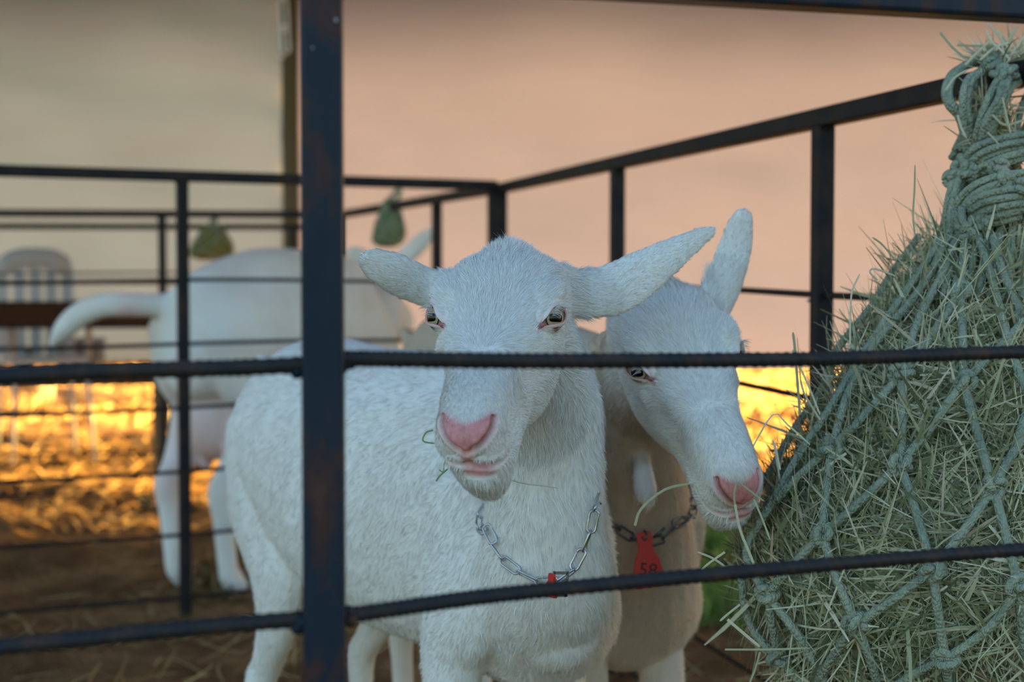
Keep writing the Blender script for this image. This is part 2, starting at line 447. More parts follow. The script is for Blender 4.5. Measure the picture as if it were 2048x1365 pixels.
panel('iron pen panel behind the corner post that carries the small green net', CORNER, Ee, ZT, [0.33, 1.0], ztB=ZT)
panel('thin dark pen panel behind the raised tail, second rail from the top', (-2.15, 4.72), Ee, ZT, [0.0, 0.62], ztB=ZT)
panel('faint brown pen panel farthest back, beside the grey chair', (-2.95, 5.72), (-0.72, 5.85), ZT, [0.0, 0.35, 0.92], offs=[0.19, 0.34, 0.49])

# front panels: the post close to the camera and the two ribbed bars across the frame
PX = on_plane(645, 700, (-1, 0.80), (1, 0.80))
PA = (PX[0], 0.80)
RDIR = unit(np.array([1.0, 0.46])); LDIR = unit(np.array([-1.0, -0.27]))
PR = (PA[0] + RDIR[0], PA[1] + RDIR[1]); PL = (PA[0] + LDIR[0], PA[1] + LDIR[1])
front = empty('pen_panel', (PA[0], PA[1], 0)); tag(front, 'nearest pen panel, with the thick dark post and ribbed bars in front of the goats', 'fence panel')
mb = MB(); lo = P(650, 1365, 0.80); hi = P(643, 0, 0.80)
top = hi + (hi - lo) / (hi[2] - lo[2]) * (CAM_H + 0.22 - hi[2]); bot = hi + (hi - lo) / (hi[2] - lo[2]) * (0.0 - hi[2])
square_tube(mb, bot, top, 0.0236, (1, 0.10, 0)); front_post = mb.build('post', M['iron'], front, smooth=False)
def px_bar(pxs, A, B, name='bar', r=0.0046):
    pts = [on_plane(x, y, A, B) for x, y in pxs]
    mb = MB(); rebar(mb, pts, r, True, 12); return mb.build(name, M['rebar'], front)
px_bar([(660, 717), (800, 719), (1000, 722), (1200, 722), (1400, 721), (1600, 719), (1750, 715), (1900, 709), (2080, 703), (2300, 692)], PA, PR)
px_bar([(640, 1240), (800, 1217), (950, 1196), (1100, 1180), (1300, 1161), (1500, 1143), (1700, 1126), (1900, 1110), (2080, 1097), (2300, 1080)], PA, PR)
px_bar([(640, 728), (500, 735), (400, 738), (250, 742), (100, 748), (-60, 757), (-200, 764)], PA, PL)
px_bar([(640, 1236), (500, 1247), (350, 1260), (200, 1275), (50, 1290), (-100, 1304), (-200, 1313)], PA, PL)
for k in range(3):
    for A, B, s in ((PA, PR, 1), (PA, PL, -1)):
        z = CAM_H - 0.04 - 0.143 * (k + 2)
        a = np.array([PA[0], PA[1], z]); b = a + np.append((RDIR if s > 0 else LDIR) * (0.62 if s > 0 else 0.35), 0)
        mb = MB(); rebar(mb, [a, (a + b) / 2 + [0, 0, 0.003], b], 0.0046, True, 10); mb.build('bar', M['rebar'], front)
mb = MB(); ta = on_plane(1646, -16, PA, PR); tb = on_plane(2048, 9, PA, PR); td = unit(tb - ta)
square_tube(mb, ta - td * (ta[0] - PA[0]) / td[0], tb + td * 0.25, 0.0236, (td[1], -td[0], 0)); mb.build('top_rail', M['iron'], front, smooth=False)
for (x, y, A, B, dx) in ((692, 726, PA, PR, 1), (694, 1232, PA, PR, 1), (598, 735, PA, PL, -1), (600, 1243, PA, PL, -1)):
    mb = MB(); weld(mb, on_plane(x, y, A, B), 0.0055); mb.build('weld_bead', M['iron'], front_post)
NOHAIR = False

# ------------------------------------------------------------------ goats
def gauss(H, c, r):
    q = (H - np.asarray(c)) / np.asarray(r, float)
    return np.exp(-(q * q).sum(1))
def seg_dist(H, pts):
    """distance of every row of H to a polyline"""
    d = np.full(len(H), 9.0)
    for a, b in zip(pts[:-1], pts[1:]):
        a = np.asarray(a, float); b = np.asarray(b, float); ab = b - a
        t = np.clip(((H - a) @ ab) / (ab @ ab), 0, 1)
        d = np.minimum(d, np.linalg.norm(H - a - t[:, None] * ab, axis=1))
    return d
def head_frame(origin, pitch, yaw, roll):
    """x: towards the viewer's right when the goat faces the camera, f: along the muzzle, n: out of the forehead"""
    p, y, r = map(math.radians, (pitch, yaw, roll))
    h = np.array([math.sin(y), -math.cos(y), 0]); x = np.array([math.cos(y), math.sin(y), 0]); z = np.array([0, 0, 1.0])
    f = math.cos(p) * h - math.sin(p) * z; n = math.sin(p) * h + math.cos(p) * z
    x2 = math.cos(r) * x + math.sin(r) * n; n2 = -math.sin(r) * x + math.cos(r) * n
    return np.asarray(origin, float), np.stack([x2, f, n2], 1)
# rings of the head:      f,     half width, top,   bottom, width of the lower half
HEAD = [(-0.100, 0.022, 0.000, -0.040, 0.9), (-0.088, 0.042, 0.013, -0.056, 0.9), (-0.070, 0.0510, 0.026, -0.068, 0.84), (-0.048, 0.0540, 0.034, -0.078, 0.76),
        (-0.022, 0.0530, 0.036, -0.086, 0.84), (0.000, 0.0520, 0.032, -0.090, 0.92), (0.022, 0.0480, 0.0265, -0.089, 0.94), (0.045, 0.0420, 0.0215, -0.083, 0.90),
        (0.070, 0.0345, 0.0175, -0.073, 0.78), (0.095, 0.0315, 0.0145, -0.072, 0.78), (0.115, 0.0305, 0.0125, -0.073, 0.80), (0.130, 0.0285, 0.0095, -0.081, 0.82),
        (0.142, 0.0258, 0.0050, -0.080, 0.86), (0.151, 0.0210, -0.0010, -0.073, 0.82), (0.157, 0.0130, -0.0090, -0.052, 0.74)]
def head_shape(mb, O, R, sc=1.0, jaw=0.0):
    rings = []; seg = 28
    rows = spline(HEAD, 40)
    for f, w, t, b, lw in rows:
        c = t - (t - b) * 0.38; row = []
        for k in range(seg):
            a = 2 * math.pi * k / seg; ca, sa = math.cos(a), math.sin(a)
            x = w * math.copysign(abs(ca) ** 0.78, ca); n = c + ((t - c) if sa > 0 else (c - b)) * math.copysign(abs(sa) ** 0.82, sa)
            if sa < 0: x *= 1 - (1 - lw) * (abs(sa) ** 1.4)
            x += jaw * np.interp(n, [b, b + 0.035, t], [1.0, 0.35, 0.0]) * np.interp(f, [-0.02, 0.05], [0.4, 1.0])
            row.append(O + R @ (np.array([x, f, n]) * sc))
        rings.append(row)
    mb.loft(rings)
    for s in (-1, 1):
        mb.ball(O + R @ (np.array([s * 0.0425, -0.012, 0.017]) * sc), np.array([0.0155, 0.021, 0.0135]) * sc, 14, 10, R)   # brow
        mb.ball(O + R @ (np.array([s * 0.0375, 0.020, -0.014]) * sc), np.array([0.013, 0.024, 0.014]) * sc, 14, 10, R)   # cheek bone
        mb.ball(O + R @ (np.array([s * 0.0165, 0.136, -0.024]) * sc), np.array([0.0130, 0.018, 0.014]) * sc, 14, 10, R)  # lip pad
    mb.ball(O + R @ (np.array([0, -0.066, 0.014]) * sc), np.array([0.030, 0.028, 0.018]) * sc, 14, 10, R)             # poll
def ear_shape(mb, pts, wid, nrm, cup=0.25, th=0.0042):
    """leaf shaped ear: centre line pts, half widths wid, nrm = the way its broad face looks"""
    n = 26; c = spline(pts, n); w = np.interp(np.linspace(0, 1, n), np.linspace(0, 1, len(wid)), wid)
    w = np.convolve(np.pad(w, 2, 'edge'), np.ones(5) / 5, 'valid'); w[-1] = 0.002
    nrm = unit(nrm); rings = []
    for i in range(n):
        t = unit(c[min(i + 1, n - 1)] - c[max(i - 1, 0)]); u = unit(np.cross(t, nrm)); v = np.cross(u, t)
        k = 1.0 + 1.8 * max(0, 1 - i / 6)
        row = []
        for j in range(20):
            a = 2 * math.pi * j / 20; x = math.cos(a)
            row.append(c[i] + u * w[i] * x + v * (th * k * math.copysign(abs(math.sin(a)) ** 0.55, math.sin(a)) - cup * w[i] * x * x))
        rings.append(row)
    mb.loft(rings)
def limb(mb, pts, rad, seg=16, up=None):
    n = len(pts) * 5
    p = spline(pts, n); r = spline([[q] if np.isscalar(q) else list(q) for q in rad], n)
    r = [(max(q[0], .004), max(q[-1], .004)) for q in r]
    ext = unit(p[0] - p[1]); k = min(r[0]); ps = []; rs = []
    for a in (1.0, 0.85, 0.6, 0.3):              # rounded start
        ps.append(p[0] + ext * k * a); q = math.sqrt(max(1 - a * a, 0.01)); rs.append((r[0][0] * q, r[0][1] * q))
    ext = unit(p[-1] - p[-2]); k = min(r[-1]) ; pe = []; re = []
    for a in (0.3, 0.6, 0.85, 1.0):
        pe.append(p[-1] + ext * k * a); q = math.sqrt(max(1 - a * a, 0.01)); re.append((r[-1][0] * q, r[-1][1] * q))
    mb.tube(ps + list(p) + pe, rs + r + re, seg, up=up)

def body_rings(mb, S, axis, prof, up_tilt=0.0, seg=28):
    """trunk: prof rows (s, half width, half height, centre z); deep chest, narrower below"""
    a = unit(np.append(axis, 0)); side = np.array([-a[1], a[0], 0]); rings = []
    for s, w, h, zc in spline(prof, 34):
        c = np.array([S[0], S[1], 0]) + a * s; row = []
        for k in range(seg):
            q = 2 * math.pi * k / seg; x = w * math.cos(q); z = h * math.sin(q)
            if math.sin(q) > 0: x *= 1 - 0.16 * math.sin(q) ** 2
            row.append(c + side * x + np.array([0, 0, zc + z]))
        rings.append(row)
    mb.loft(rings)
    return a, side
def hind_leg(mb, hip, a, out, sc=1.0, zg=0.0, fat=1.0):
    """a points from chest to rump; hip = (x, y) under the hip; knee forward, hock back"""
    h = np.array([hip[0], hip[1], 0.0]); f = -a
    L = lambda df, dz, do=0.0: h + f * df * sc + out * do + np.array([0, 0, zg + dz * sc])
    pp_ = [L(0.00, 0.56), L(0.03, 0.47, .01), L(0.055, 0.39, .012), L(0.035, 0.32, .008), L(-0.015, 0.255), L(-0.035, 0.225), L(-0.032, 0.17), L(-0.02, 0.075), L(-0.012, 0.05), L(0.004, 0.030)]
    rr_ = [(0.080 * sc, 0.045 * sc), (0.085 * sc, 0.046 * sc), (0.062 * sc, 0.038 * sc), (0.040 * sc, 0.028 * sc), (0.026 * sc, 0.020 * sc), (0.026 * sc, 0.020 * sc), (0.017 * sc,) * 2, (0.016 * sc,) * 2, (0.019 * sc,) * 2, (0.019 * sc,) * 2]
    rr_ = [(q[0] * (fat if i > 2 else 1), q[1] * (fat if i > 2 else 1)) for i, q in enumerate(rr_)]
    limb(mb, pp_, rr_, up=a)
    return L(0.012, 0.0)
def front_leg(mb, sh, a, out, sc=1.0, zg=0.0):
    h = np.array([sh[0], sh[1], 0.0]); f = -a
    L = lambda df, dz, do=0.0: h + f * df * sc + out * do + np.array([0, 0, zg + dz * sc])
    limb(mb, [L(0.0, 0.52), L(0.02, 0.43), L(-0.005, 0.36), L(0.0, 0.29), L(0.006, 0.225), L(0.002, 0.19), L(0.0, 0.09), L(0.002, 0.055), L(0.014, 0.030)],
         [(0.060 * sc, 0.030 * sc), (0.062 * sc, 0.034 * sc), (0.043 * sc, 0.030 * sc), (0.027 * sc,) * 2, (0.025 * sc,) * 2, (0.022 * sc,) * 2, (0.0155 * sc,) * 2, (0.018 * sc,) * 2, (0.018 * sc,) * 2], up=a)
    return L(0.025, 0.0)
def hoof(parent, at, f, sc=1.0):
    side = np.array([-f[1], f[0], 0])
    for s in (-1, 1):
        mb = MB(); c = np.asarray(at) + side * s * 0.0125 * sc
        rings = []
        for z, k, fw in ((0.0, 1.0, 0.014), (0.016, 0.92, 0.008), (0.034, 0.8, 0.0)):
            rings.append([c + side * 0.0115 * sc * k * math.cos(q) + f * sc * (fw + 0.026 * k * math.sin(q)) + np.array([0, 0, z * sc]) for q in np.arange(12) * math.pi / 6])
        mb.loft(rings); mb.build('hoof', M['hoof'], parent)

def remesh(mb, voxel, it, name):
    me = mb.mesh(name + '_raw'); o = bpy.data.objects.new(name + '_raw', me); COL.objects.link(o)
    m1 = o.modifiers.new('r', 'REMESH'); m1.mode = 'VOXEL'; m1.voxel_size = voxel
    m2 = o.modifiers.new('s', 'SMOOTH'); m2.factor = 0.5; m2.iterations = it
    dg = bpy.context.evaluated_depsgraph_get()
    out = bpy.data.meshes.new_from_object(o.evaluated_get(dg)); out.name = name
    bpy.data.objects.remove(o); bpy.data.meshes.remove(me)
    return out
def get_v(me):
    v = np.empty(len(me.vertices) * 3); me.vertices.foreach_get('co', v); return v.reshape(-1, 3)
def get_n(me):
    v = np.empty(len(me.vertices) * 3, np.float32); me.vertex_normals.foreach_get('vector', v); return v.reshape(-1, 3).astype(float)
def set_v(me, v): me.vertices.foreach_set('co', v.astype(np.float32).ravel()); me.update()
def refine(me, fn):
    """one local subdivision of the faces whose verts fulfil fn(coords)"""
    ok = fn(get_v(me)); bm = bmesh.new(); bm.from_mesh(me); bm.verts.ensure_lookup_table()
    ed = [e for e in bm.edges if ok[e.verts[0].index] and ok[e.verts[1].index]]
    bmesh.ops.subdivide_edges(bm, edges=ed, cuts=1, use_grid_fill=True, smooth=0.6)
    bm.to_mesh(me); bm.free()
EYE = np.array([0.0455, 0.006, 0.0055]); EYE_R = 0.0138
# almond opening around the eye, in a plane facing out of the eye: (along, across)
def eye_axes(s, O, R):
    out = unit(np.array([s * 0.74, 0.42, 0.46])); along = unit(np.array([-s * 0.66, 0.70, 0.12]))    # towards the inner corner
    along = unit(along - out * np.dot(along, out)); acr = np.cross(along, out) * (1 if s > 0 else -1)
    if acr[2] < 0: acr = -acr
    return out, along, acr
ALMOND = [(u, w * 0.90) for u, w in [(-0.0125, -0.0010), (-0.0105, 0.0052), (-0.0045, 0.0088), (0.0030, 0.0078), (0.0100, 0.0032), (0.0160, -0.0020), (0.0188, -0.0052), (0.0125, -0.0058), (0.0050, -0.0070), (-0.0035, -0.0078), (-0.0100, -0.0055)]]
def in_almond(u, w):
    p = np.array(ALMOND); inside = np.zeros(len(u), bool); j = len(p) - 1
    for i in range(len(p)):
        c = ((p[i, 1] > w) != (p[j, 1] > w)) & (u < (p[j, 0] - p[i, 0]) * (w - p[i, 1]) / (p[j, 1] - p[i, 1] + 1e-12) + p[i, 0])
        inside ^= c; j = i
    return inside
NOSTRIL = lambda s: [(s * 0.0205, 0.1400, -0.0010), (s * 0.0185, 0.1450, -0.0060), (s * 0.0135, 0.1520, -0.0115), (s * 0.0075, 0.1570, -0.0170), (s * 0.0012, 0.1600, -0.0215)]
MOUTH = lambda s: [(0, 0.1570, -0.0335), (s * 0.008, 0.1545, -0.0340), (s * 0.015, 0.1480, -0.0345), (s * 0.0205, 0.1380, -0.0345), (s * 0.0245, 0.1260, -0.0320), (s * 0.0265, 0.1140, -0.0280), (s * 0.0275, 0.1060, -0.0250)]
def snap_to(bvh, poly, k=5):
    """lay a guessed line on the muzzle's skin"""
    out = []
    for p in spline(poly, len(poly) * k):
        c = np.array([0.0, 0.105, p[2] * 0.9]); d = unit(p - c)
        h = bvh.ray_cast(Vector(c + d * 0.12), Vector(-d))
        out.append(np.array(h[0]) if h[0] else p)
    return out
def sculpt_head(me, O, R, sc=1.0, open_=1.0, jaw=0.0):
    refine(me, lambda V: (lambda H: (np.abs(H[:, 0]) < 0.055) & (H[:, 1] > 0.075) & (H[:, 1] < 0.19) & (H[:, 2] > -0.09) & (H[:, 2] < 0.04))((V - O) @ R / sc))
    refine(me, lambda V: (lambda H: (np.abs(H[:, 0]) > 0.02) & (np.abs(H[:, 0]) < 0.075) & (np.abs(H[:, 1] - 0.008) < 0.03) & (np.abs(H[:, 2] - 0.004) < 0.03))((V - O) @ R / sc))
    def local_bvh():
        bm = bmesh.new(); bm.from_mesh(me); bm.transform(Matrix(((R.T / sc).tolist())).to_4x4() @ Matrix.Translation(-Vector(O))); t = BVHTree.FromBMesh(bm); bm.free(); return t
    V = get_v(me); H = (V - O) @ R / sc
    H[:, 2] -= 0.0025 * gauss(H, (0, 0.05, 0.022), (0.02, 0.04, 0.012))
    for s in (-1, 1):
        # groove below the eye towards the muzzle, hollow above the jaw
        H[:, 0] -= s * 0.0045 * gauss(H, (s * 0.034, 0.060, -0.012), (0.016, 0.028, 0.014))
        H[:, 0] -= s * 0.004 * gauss(H, (s * 0.030, 0.092, -0.030), (0.016, 0.020, 0.012))
        # flared nostrils
        H[:, 1] += 0.0030 * gauss(H, (s * 0.009, 0.150, -0.006), (0.009, 0.014, 0.007))
        H[:, 0] += s * 0.0030 * gauss(H, (s * 0.021, 0.140, -0.008), (0.010, 0.012, 0.010))
    H[:, 1] += 0.0030 * gauss(H, (0, 0.155, -0.012), (0.010, 0.012, 0.006))
    H[:, 1] += 0.0050 * gauss(H, (jaw * 0.8, 0.150, -0.050), (0.016, 0.016, 0.010))
    set_v(me, O + (H * sc) @ R.T)
    bv = local_bvh()
    nos = [snap_to(bv, NOSTRIL(s)) for s in (-1, 1)]
    mou = [snap_to(bv, [(x + jaw * 0.35, f, n) for x, f, n in MOUTH(s)]) for s in (-1, 1)]
    phl = snap_to(bv, [(0, 0.161, -0.0215), (0.0005, 0.160, -0.026), (0.001, 0.159, -0.0320)])
    lines = nos + mou + [phl]
    refine(me, lambda V: (lambda H: np.minimum.reduce([seg_dist(H, l[::3] + [l[-1]]) for l in lines]) < 0.0065)((V - O) @ R / sc))
    V = get_v(me); H = (V - O) @ R / sc
    hd = (np.abs(H) < 0.2).all(1)
    inw = np.stack([-H[:, 0], 0.105 - H[:, 1], np.zeros(len(H))], 1); inw /= np.linalg.norm(inw, axis=1)[:, None] + 1e-9
    for l in nos:
        d = seg_dist(H, l); t = np.clip((np.abs(H[:, 0]) - 0.001) / 0.010, 0.25, 1)
        off = (0.0095 * np.exp(-(d / 0.0017) ** 2) * t - 0.0016 * np.exp(-((d - 0.0045) / 0.0022) ** 2)) * hd
        H += inw * off[:, None]
    d = np.minimum(seg_dist(H, mou[0]), seg_dist(H, mou[1]))
    dp = np.interp(H[:, 1], [0.10, 0.125, 0.15], [0.007, 0.010, 0.014])
    H += inw * ((dp * np.exp(-(d / 0.0013) ** 2) - 0.0014 * np.exp(-((d - 0.0048) / 0.0024) ** 2)) * hd)[:, None]
    d2 = seg_dist(H, phl); H += inw * (0.0028 * np.exp(-(d2 / 0.0011) ** 2) * hd)[:, None]
    # lips part at the front
    mc = mou[1][2] + np.array([0.006, 0, -0.0005])
    H += inw * (0.024 * open_ * gauss(H, mc, (0.0085, 0.025, 0.0018)))[:, None]
    lipd = d; nosd = np.minimum(seg_dist(H, nos[0]), seg_dist(H, nos[1]))
    # eyes: open the skin over the eyeball
    pink = np.zeros(len(H))
    for s in (-1, 1):
        out, al, ac = eye_axes(s, O, R); c = EYE * [s, 1, 1]; q = H - c
        u = q @ al; w = q @ ac; o = q @ out
        near = (o > -0.012) & (o < 0.03) & (np.abs(u) < 0.035) & (np.abs(w) < 0.03)
        ins = in_almond(u, w) & near
        H[ins] -= out * np.clip(o[ins] - (-0.004), 0, 1)[:, None]
        # lids hug the ball just outside the opening
        rho = np.sqrt((u / 0.0235) ** 2 + (w / 0.0150) ** 2); k = near & ~ins & (rho < 1.0)
        tgt = np.sqrt(np.clip(EYE_R ** 2 - u ** 2 * 0.55 - w ** 2, 0, None)) + 0.0022
        H[k] += out * ((tgt[k] - o[k]) * (1 - rho[k] ** 2) ** 0.7 * 0.85)[:, None]
        # upper fold
        H += out * (0.0020 * np.exp(-((w - 0.0125) / 0.003) ** 2 - (u / 0.014) ** 2) * near)[:, None]
        inner = np.exp(-(((u - 0.0185) / 0.006) ** 2 + ((w + 0.005) / 0.0045) ** 2)) * near
        rimd = np.exp(-((rho - 0.62) / 0.10) ** 2) * near * 0.35
        pink = np.maximum(pink, np.maximum(inner * 0.9, rimd))
    # bare pink skin: nose pad between the nostrils, philtrum, lips
    nx = np.abs(H[:, 0]); fr = np.clip((H[:, 1] - 0.130) / 0.008, 0, 1)
    sm = lambda e: np.clip(e / 0.0035, 0, 1)
    low_edge = np.interp(nx, [0, 0.004, 0.0085, 0.015, 0.021], [-0.0235, -0.0205, -0.0172, -0.0120, -0.0040])   # along the slits
    pad = sm(H[:, 2] - low_edge + 0.002) * sm(0.0022 + 0.14 * nx - H[:, 2]) * sm(0.0225 - nx) * fr
    wing = 0.75 * np.exp(-(nosd / 0.0050) ** 2) * fr
    phil = np.exp(-(nx / 0.0060) ** 2) * ((H[:, 2] < -0.014) & (H[:, 2] > -0.030)) * 0.85 * fr
    lip = np.exp(-(lipd / 0.0028) ** 2) * np.interp(H[:, 1], [0.12, 0.148], [0.45, 0.85])
    ml = float(mc[2]); jx = H[:, 0] - mc[0] + 0.004
    low = np.exp(-(jx / 0.0140) ** 4) * sm(ml + 0.001 - H[:, 2]) * sm(H[:, 2] - ml + 0.0120) * np.clip((H[:, 1] - 0.132) / 0.008, 0, 1) * 0.9
    pink = np.maximum.reduce([pink, pad, phil, wing, lip * hd, low])
    set_v(me, O + (H * sc) @ R.T)
    a = me.attributes.new('pink', 'FLOAT', 'POINT'); a.data.foreach_set('value', pink.astype(np.float32))
    return pink
def add_eyes(root, O, R, sc=1.0):
    for s in (-1, 1):
        out, al, ac = eye_axes(s, O, R); c = O + R @ (EYE * [s, 1, 1]) * sc
        mb = MB(); mb.ball((0, 0, 0), EYE_R * sc, 28, 20)
        # cornea bulge on local +y
        v = np.array(mb.v); b = np.exp(-((v[:, 0] ** 2 + v[:, 2] ** 2) / (0.0085 * sc) ** 2)) * (v[:, 1] > 0); v[:, 1] += 0.0014 * sc * b; mb.v = [tuple(q) for q in v]
        o = mb.build('eye', M['eye'], None)
        gaze = R @ unit(np.array([s * 0.62, 0.62, 0.42]))
        slit = unit(np.cross(np.array([0, 0, 1.0]) + R @ np.array([0, -0.3, 0.3]), gaze))
        zz = np.cross(slit, gaze)
        mw = Matrix([[slit[i], gaze[i], zz[i], c[i]] for i in range(3)] + [[0, 0, 0, 1]])
        o.parent = root; o.matrix_parent_inverse = Matrix.Translation(-root.location); o.matrix_basis = mw
        def onto_eye(q, o=o, mw=mw): q.parent = o; q.matrix_parent_inverse = mw.inverted()
        # lids: a band of skin from the moist pink rim on the eyeball out into the coat
        rings = []; pkv = []
        rim = spline(ALMOND + [ALMOND[0]], 49)[:-1]
        for kx, kw, up_, pk in ((0.94, 0.90, -0.0006, 0.9), (1.0, 1.0, 0.0012, 0.75), (1.08, 1.16, 0.0017, 0.30), (1.18, 1.36, 0.0004, 0.08), (1.3, 1.65, -0.0045, 0.0), (1.5, 2.0, -0.010, 0.0)):
            row = []
            for u, w in rim:
                uu = 0.002 + (u - 0.002) * kx; w2 = w * kw
                oo = math.sqrt(max(EYE_R ** 2 - min(uu * uu, 0.0004) * 0.55 - min(w2 * w2, 0.00016), 0.0)) + up_ - max(uu - 0.011, 0) * 0.22
                row.append(O + R @ (EYE * [s, 1, 1] + al * uu + ac * w2 + out * oo) * sc); pkv.append(pk)
            rings.append(row)
        mb = MB(); n_ = len(rim)
        mb.add([q for r_ in rings for q in r_], [(i * n_ + j, i * n_ + (j + 1) % n_, (i + 1) * n_ + (j + 1) % n_, (i + 1) * n_ + j) for i in range(len(rings) - 1) for j in range(n_)])
        lid = mb.build('eyelid', M['skin'], None, clean=True); onto_eye(lid); set_attr(lid.data, 'tan', np.zeros(len(lid.data.vertices))); set_attr(lid.data, 'pink', np.array(pkv)[:len(lid.data.vertices)])
        # corner flesh
        mb = MB(); mb.ball(O + R @ (EYE * [s, 1, 1] + al * 0.0135 + ac * -0.0030 + out * 0.0045) * sc, np.array([0.0055, 0.0035, 0.0042]) * sc, 12, 8, R @ np.stack([al, ac, out], 1)); onto_eye(mb.build('eye_corner', M['lid'], None))
        mb = MB()
        for k in range(26):
            u = -0.0115 + 0.019 * k / 25; w = (0.0088 - 0.00006 * (k - 11) ** 2 * 0.6) * 0.90
            oo = math.sqrt(max(EYE_R ** 2 - u * u * .62 - w * w, 0)) + 0.0015
            b0 = EYE * [s, 1, 1] + al * u + ac * w + out * oo; ln = rng.uniform(0.006, 0.011)
            tip = b0 + out * ln * 0.8 + ac * -ln * 0.45 + al * rng.normal(-0.25, .2) * ln
            mb.tube([O + R @ b0 * sc, O + R @ (b0 + (tip - b0) * .55 + ac * .0012) * sc, O + R @ tip * sc], [0.00022, 0.00018, 0.00006], 4)
        onto_eye(mb.build('eyelashes', M['fur'], None))

def hair(name, root, me, n, dens, length, ctrl, seed, width=0.000185, lift=0.24, tone=0.5, tan=None):
    """short hair strands lying along the flow given by ctrl = [(point, direction)]"""
    if NOHAIR: return
    rg = np.random.default_rng(seed); me.calc_loop_triangles()
    T = np.empty(len(me.loop_triangles) * 3, np.int32); me.loop_triangles.foreach_get('vertices', T); T = T.reshape(-1, 3)
    V = get_v(me); N = get_n(me); C = V[T].mean(1)
    ar = np.linalg.norm(np.cross(V[T[:, 1]] - V[T[:, 0]], V[T[:, 2]] - V[T[:, 0]]), axis=1)
    pk = np.zeros(len(V), np.float32); me.attributes['pink'].data.foreach_get('value', pk)
    w = ar * dens(C) * np.clip(1.15 - 2.2 * pk[T].mean(1), 0, 1); w /= w.sum()
    k = rg.choice(len(T), n, p=w); b = rg.dirichlet((1, 1, 1), n)
    p = (V[T[k]] * b[:, :, None]).sum(1); nn = (N[T[k]] * b[:, :, None]).sum(1); nn /= np.linalg.norm(nn, axis=1)[:, None] + 1e-9
    cp = np.array([c[0] for c in ctrl]); cd = np.array([unit(c[1]) for c in ctrl])
    fl = np.zeros((n, 3))
    for i in range(0, n, 20000):
        d2 = ((p[i:i + 20000, None, :] - cp[None]) ** 2).sum(-1) + 1e-5; ww = 1 / d2 ** 2
        fl[i:i + 20000] = (ww[:, :, None] * cd[None]).sum(1) / ww.sum(1)[:, None]
    W3 = np.random.default_rng(77).normal(0, 1, (6, 3, 3)); cl = np.zeros((n, 3))      # clumping
    for k6 in range(6): cl += np.sin(p @ (W3[k6] * (55 + 22 * k6)) + k6 * 1.7) * 0.22
    fl = fl + cl * 0.45 + rg.normal(0, 0.13, (n, 3))
    t = fl - nn * (fl * nn).sum(1)[:, None]; t /= np.linalg.norm(t, axis=1)[:, None] + 1e-9
    s = np.cross(nn, t)
    L = (length(p) * rg.uniform(0.6, 1.25, n))[:, None]; lf = np.clip(rg.normal(lift, 0.11, n), 0.03, 0.9)[:, None]
    p0 = p - nn * 0.0006; p1 = p + (t * np.cos(lf) + nn * np.sin(lf)) * L * 0.5
    p2 = p1 + (t * np.cos(lf * 0.3) + nn * np.sin(lf * 0.3)) * L * 0.5
    wd = width * rg.uniform(0.7, 1.3, n)[:, None]
    vv = np.stack([p0 - s * wd, p0 + s * wd, p1 - s * wd * .8, p1 + s * wd * .8, p2], 1).reshape(-1, 3)
    base = (np.arange(n) * 5)[:, None, None]
    tr = (base + np.array([[0, 3, 1], [0, 2, 3], [2, 4, 3]])[None]).reshape(-1, 3)
    out = fast_mesh(name, vv, tr)
    tn = np.clip(rg.normal(tone + 0.05, 0.27, n), 0, 1); set_attr(out, 'tone', np.repeat(tn, 5))
    set_attr(out, 'tan', np.repeat(tan(p), 5) if tan else np.zeros(n * 5))
    cn = nn + s * rg.normal(0, 0.28, n)[:, None] - t * rg.uniform(-0.1, 0.35, n)[:, None]; cn /= np.linalg.norm(cn, axis=1)[:, None]
    out.normals_split_custom_set_from_vertices(np.repeat(cn, 5, axis=0).astype(np.float32))
    return link_mesh(name, out, M['fur'], root)
def fast_mesh(name, v, tri):
    me = bpy.data.meshes.new(name); v = np.ascontiguousarray(v, np.float32); tri = np.ascontiguousarray(tri, np.int32); k = tri.shape[1]
    me.vertices.add(len(v)); me.vertices.foreach_set('co', v.ravel())
    me.loops.add(tri.size); me.loops.foreach_set('vertex_index', tri.ravel())
    me.polygons.add(len(tri)); me.polygons.foreach_set('loop_start', np.arange(0, tri.size, k, dtype=np.int32))
    me.update(calc_edges=True); me.validate()
    return me
def set_attr(me, name, val):
    a = me.attributes.new(name, 'FLOAT', 'POINT'); a.data.foreach_set('value', np.asarray(val, np.float32))
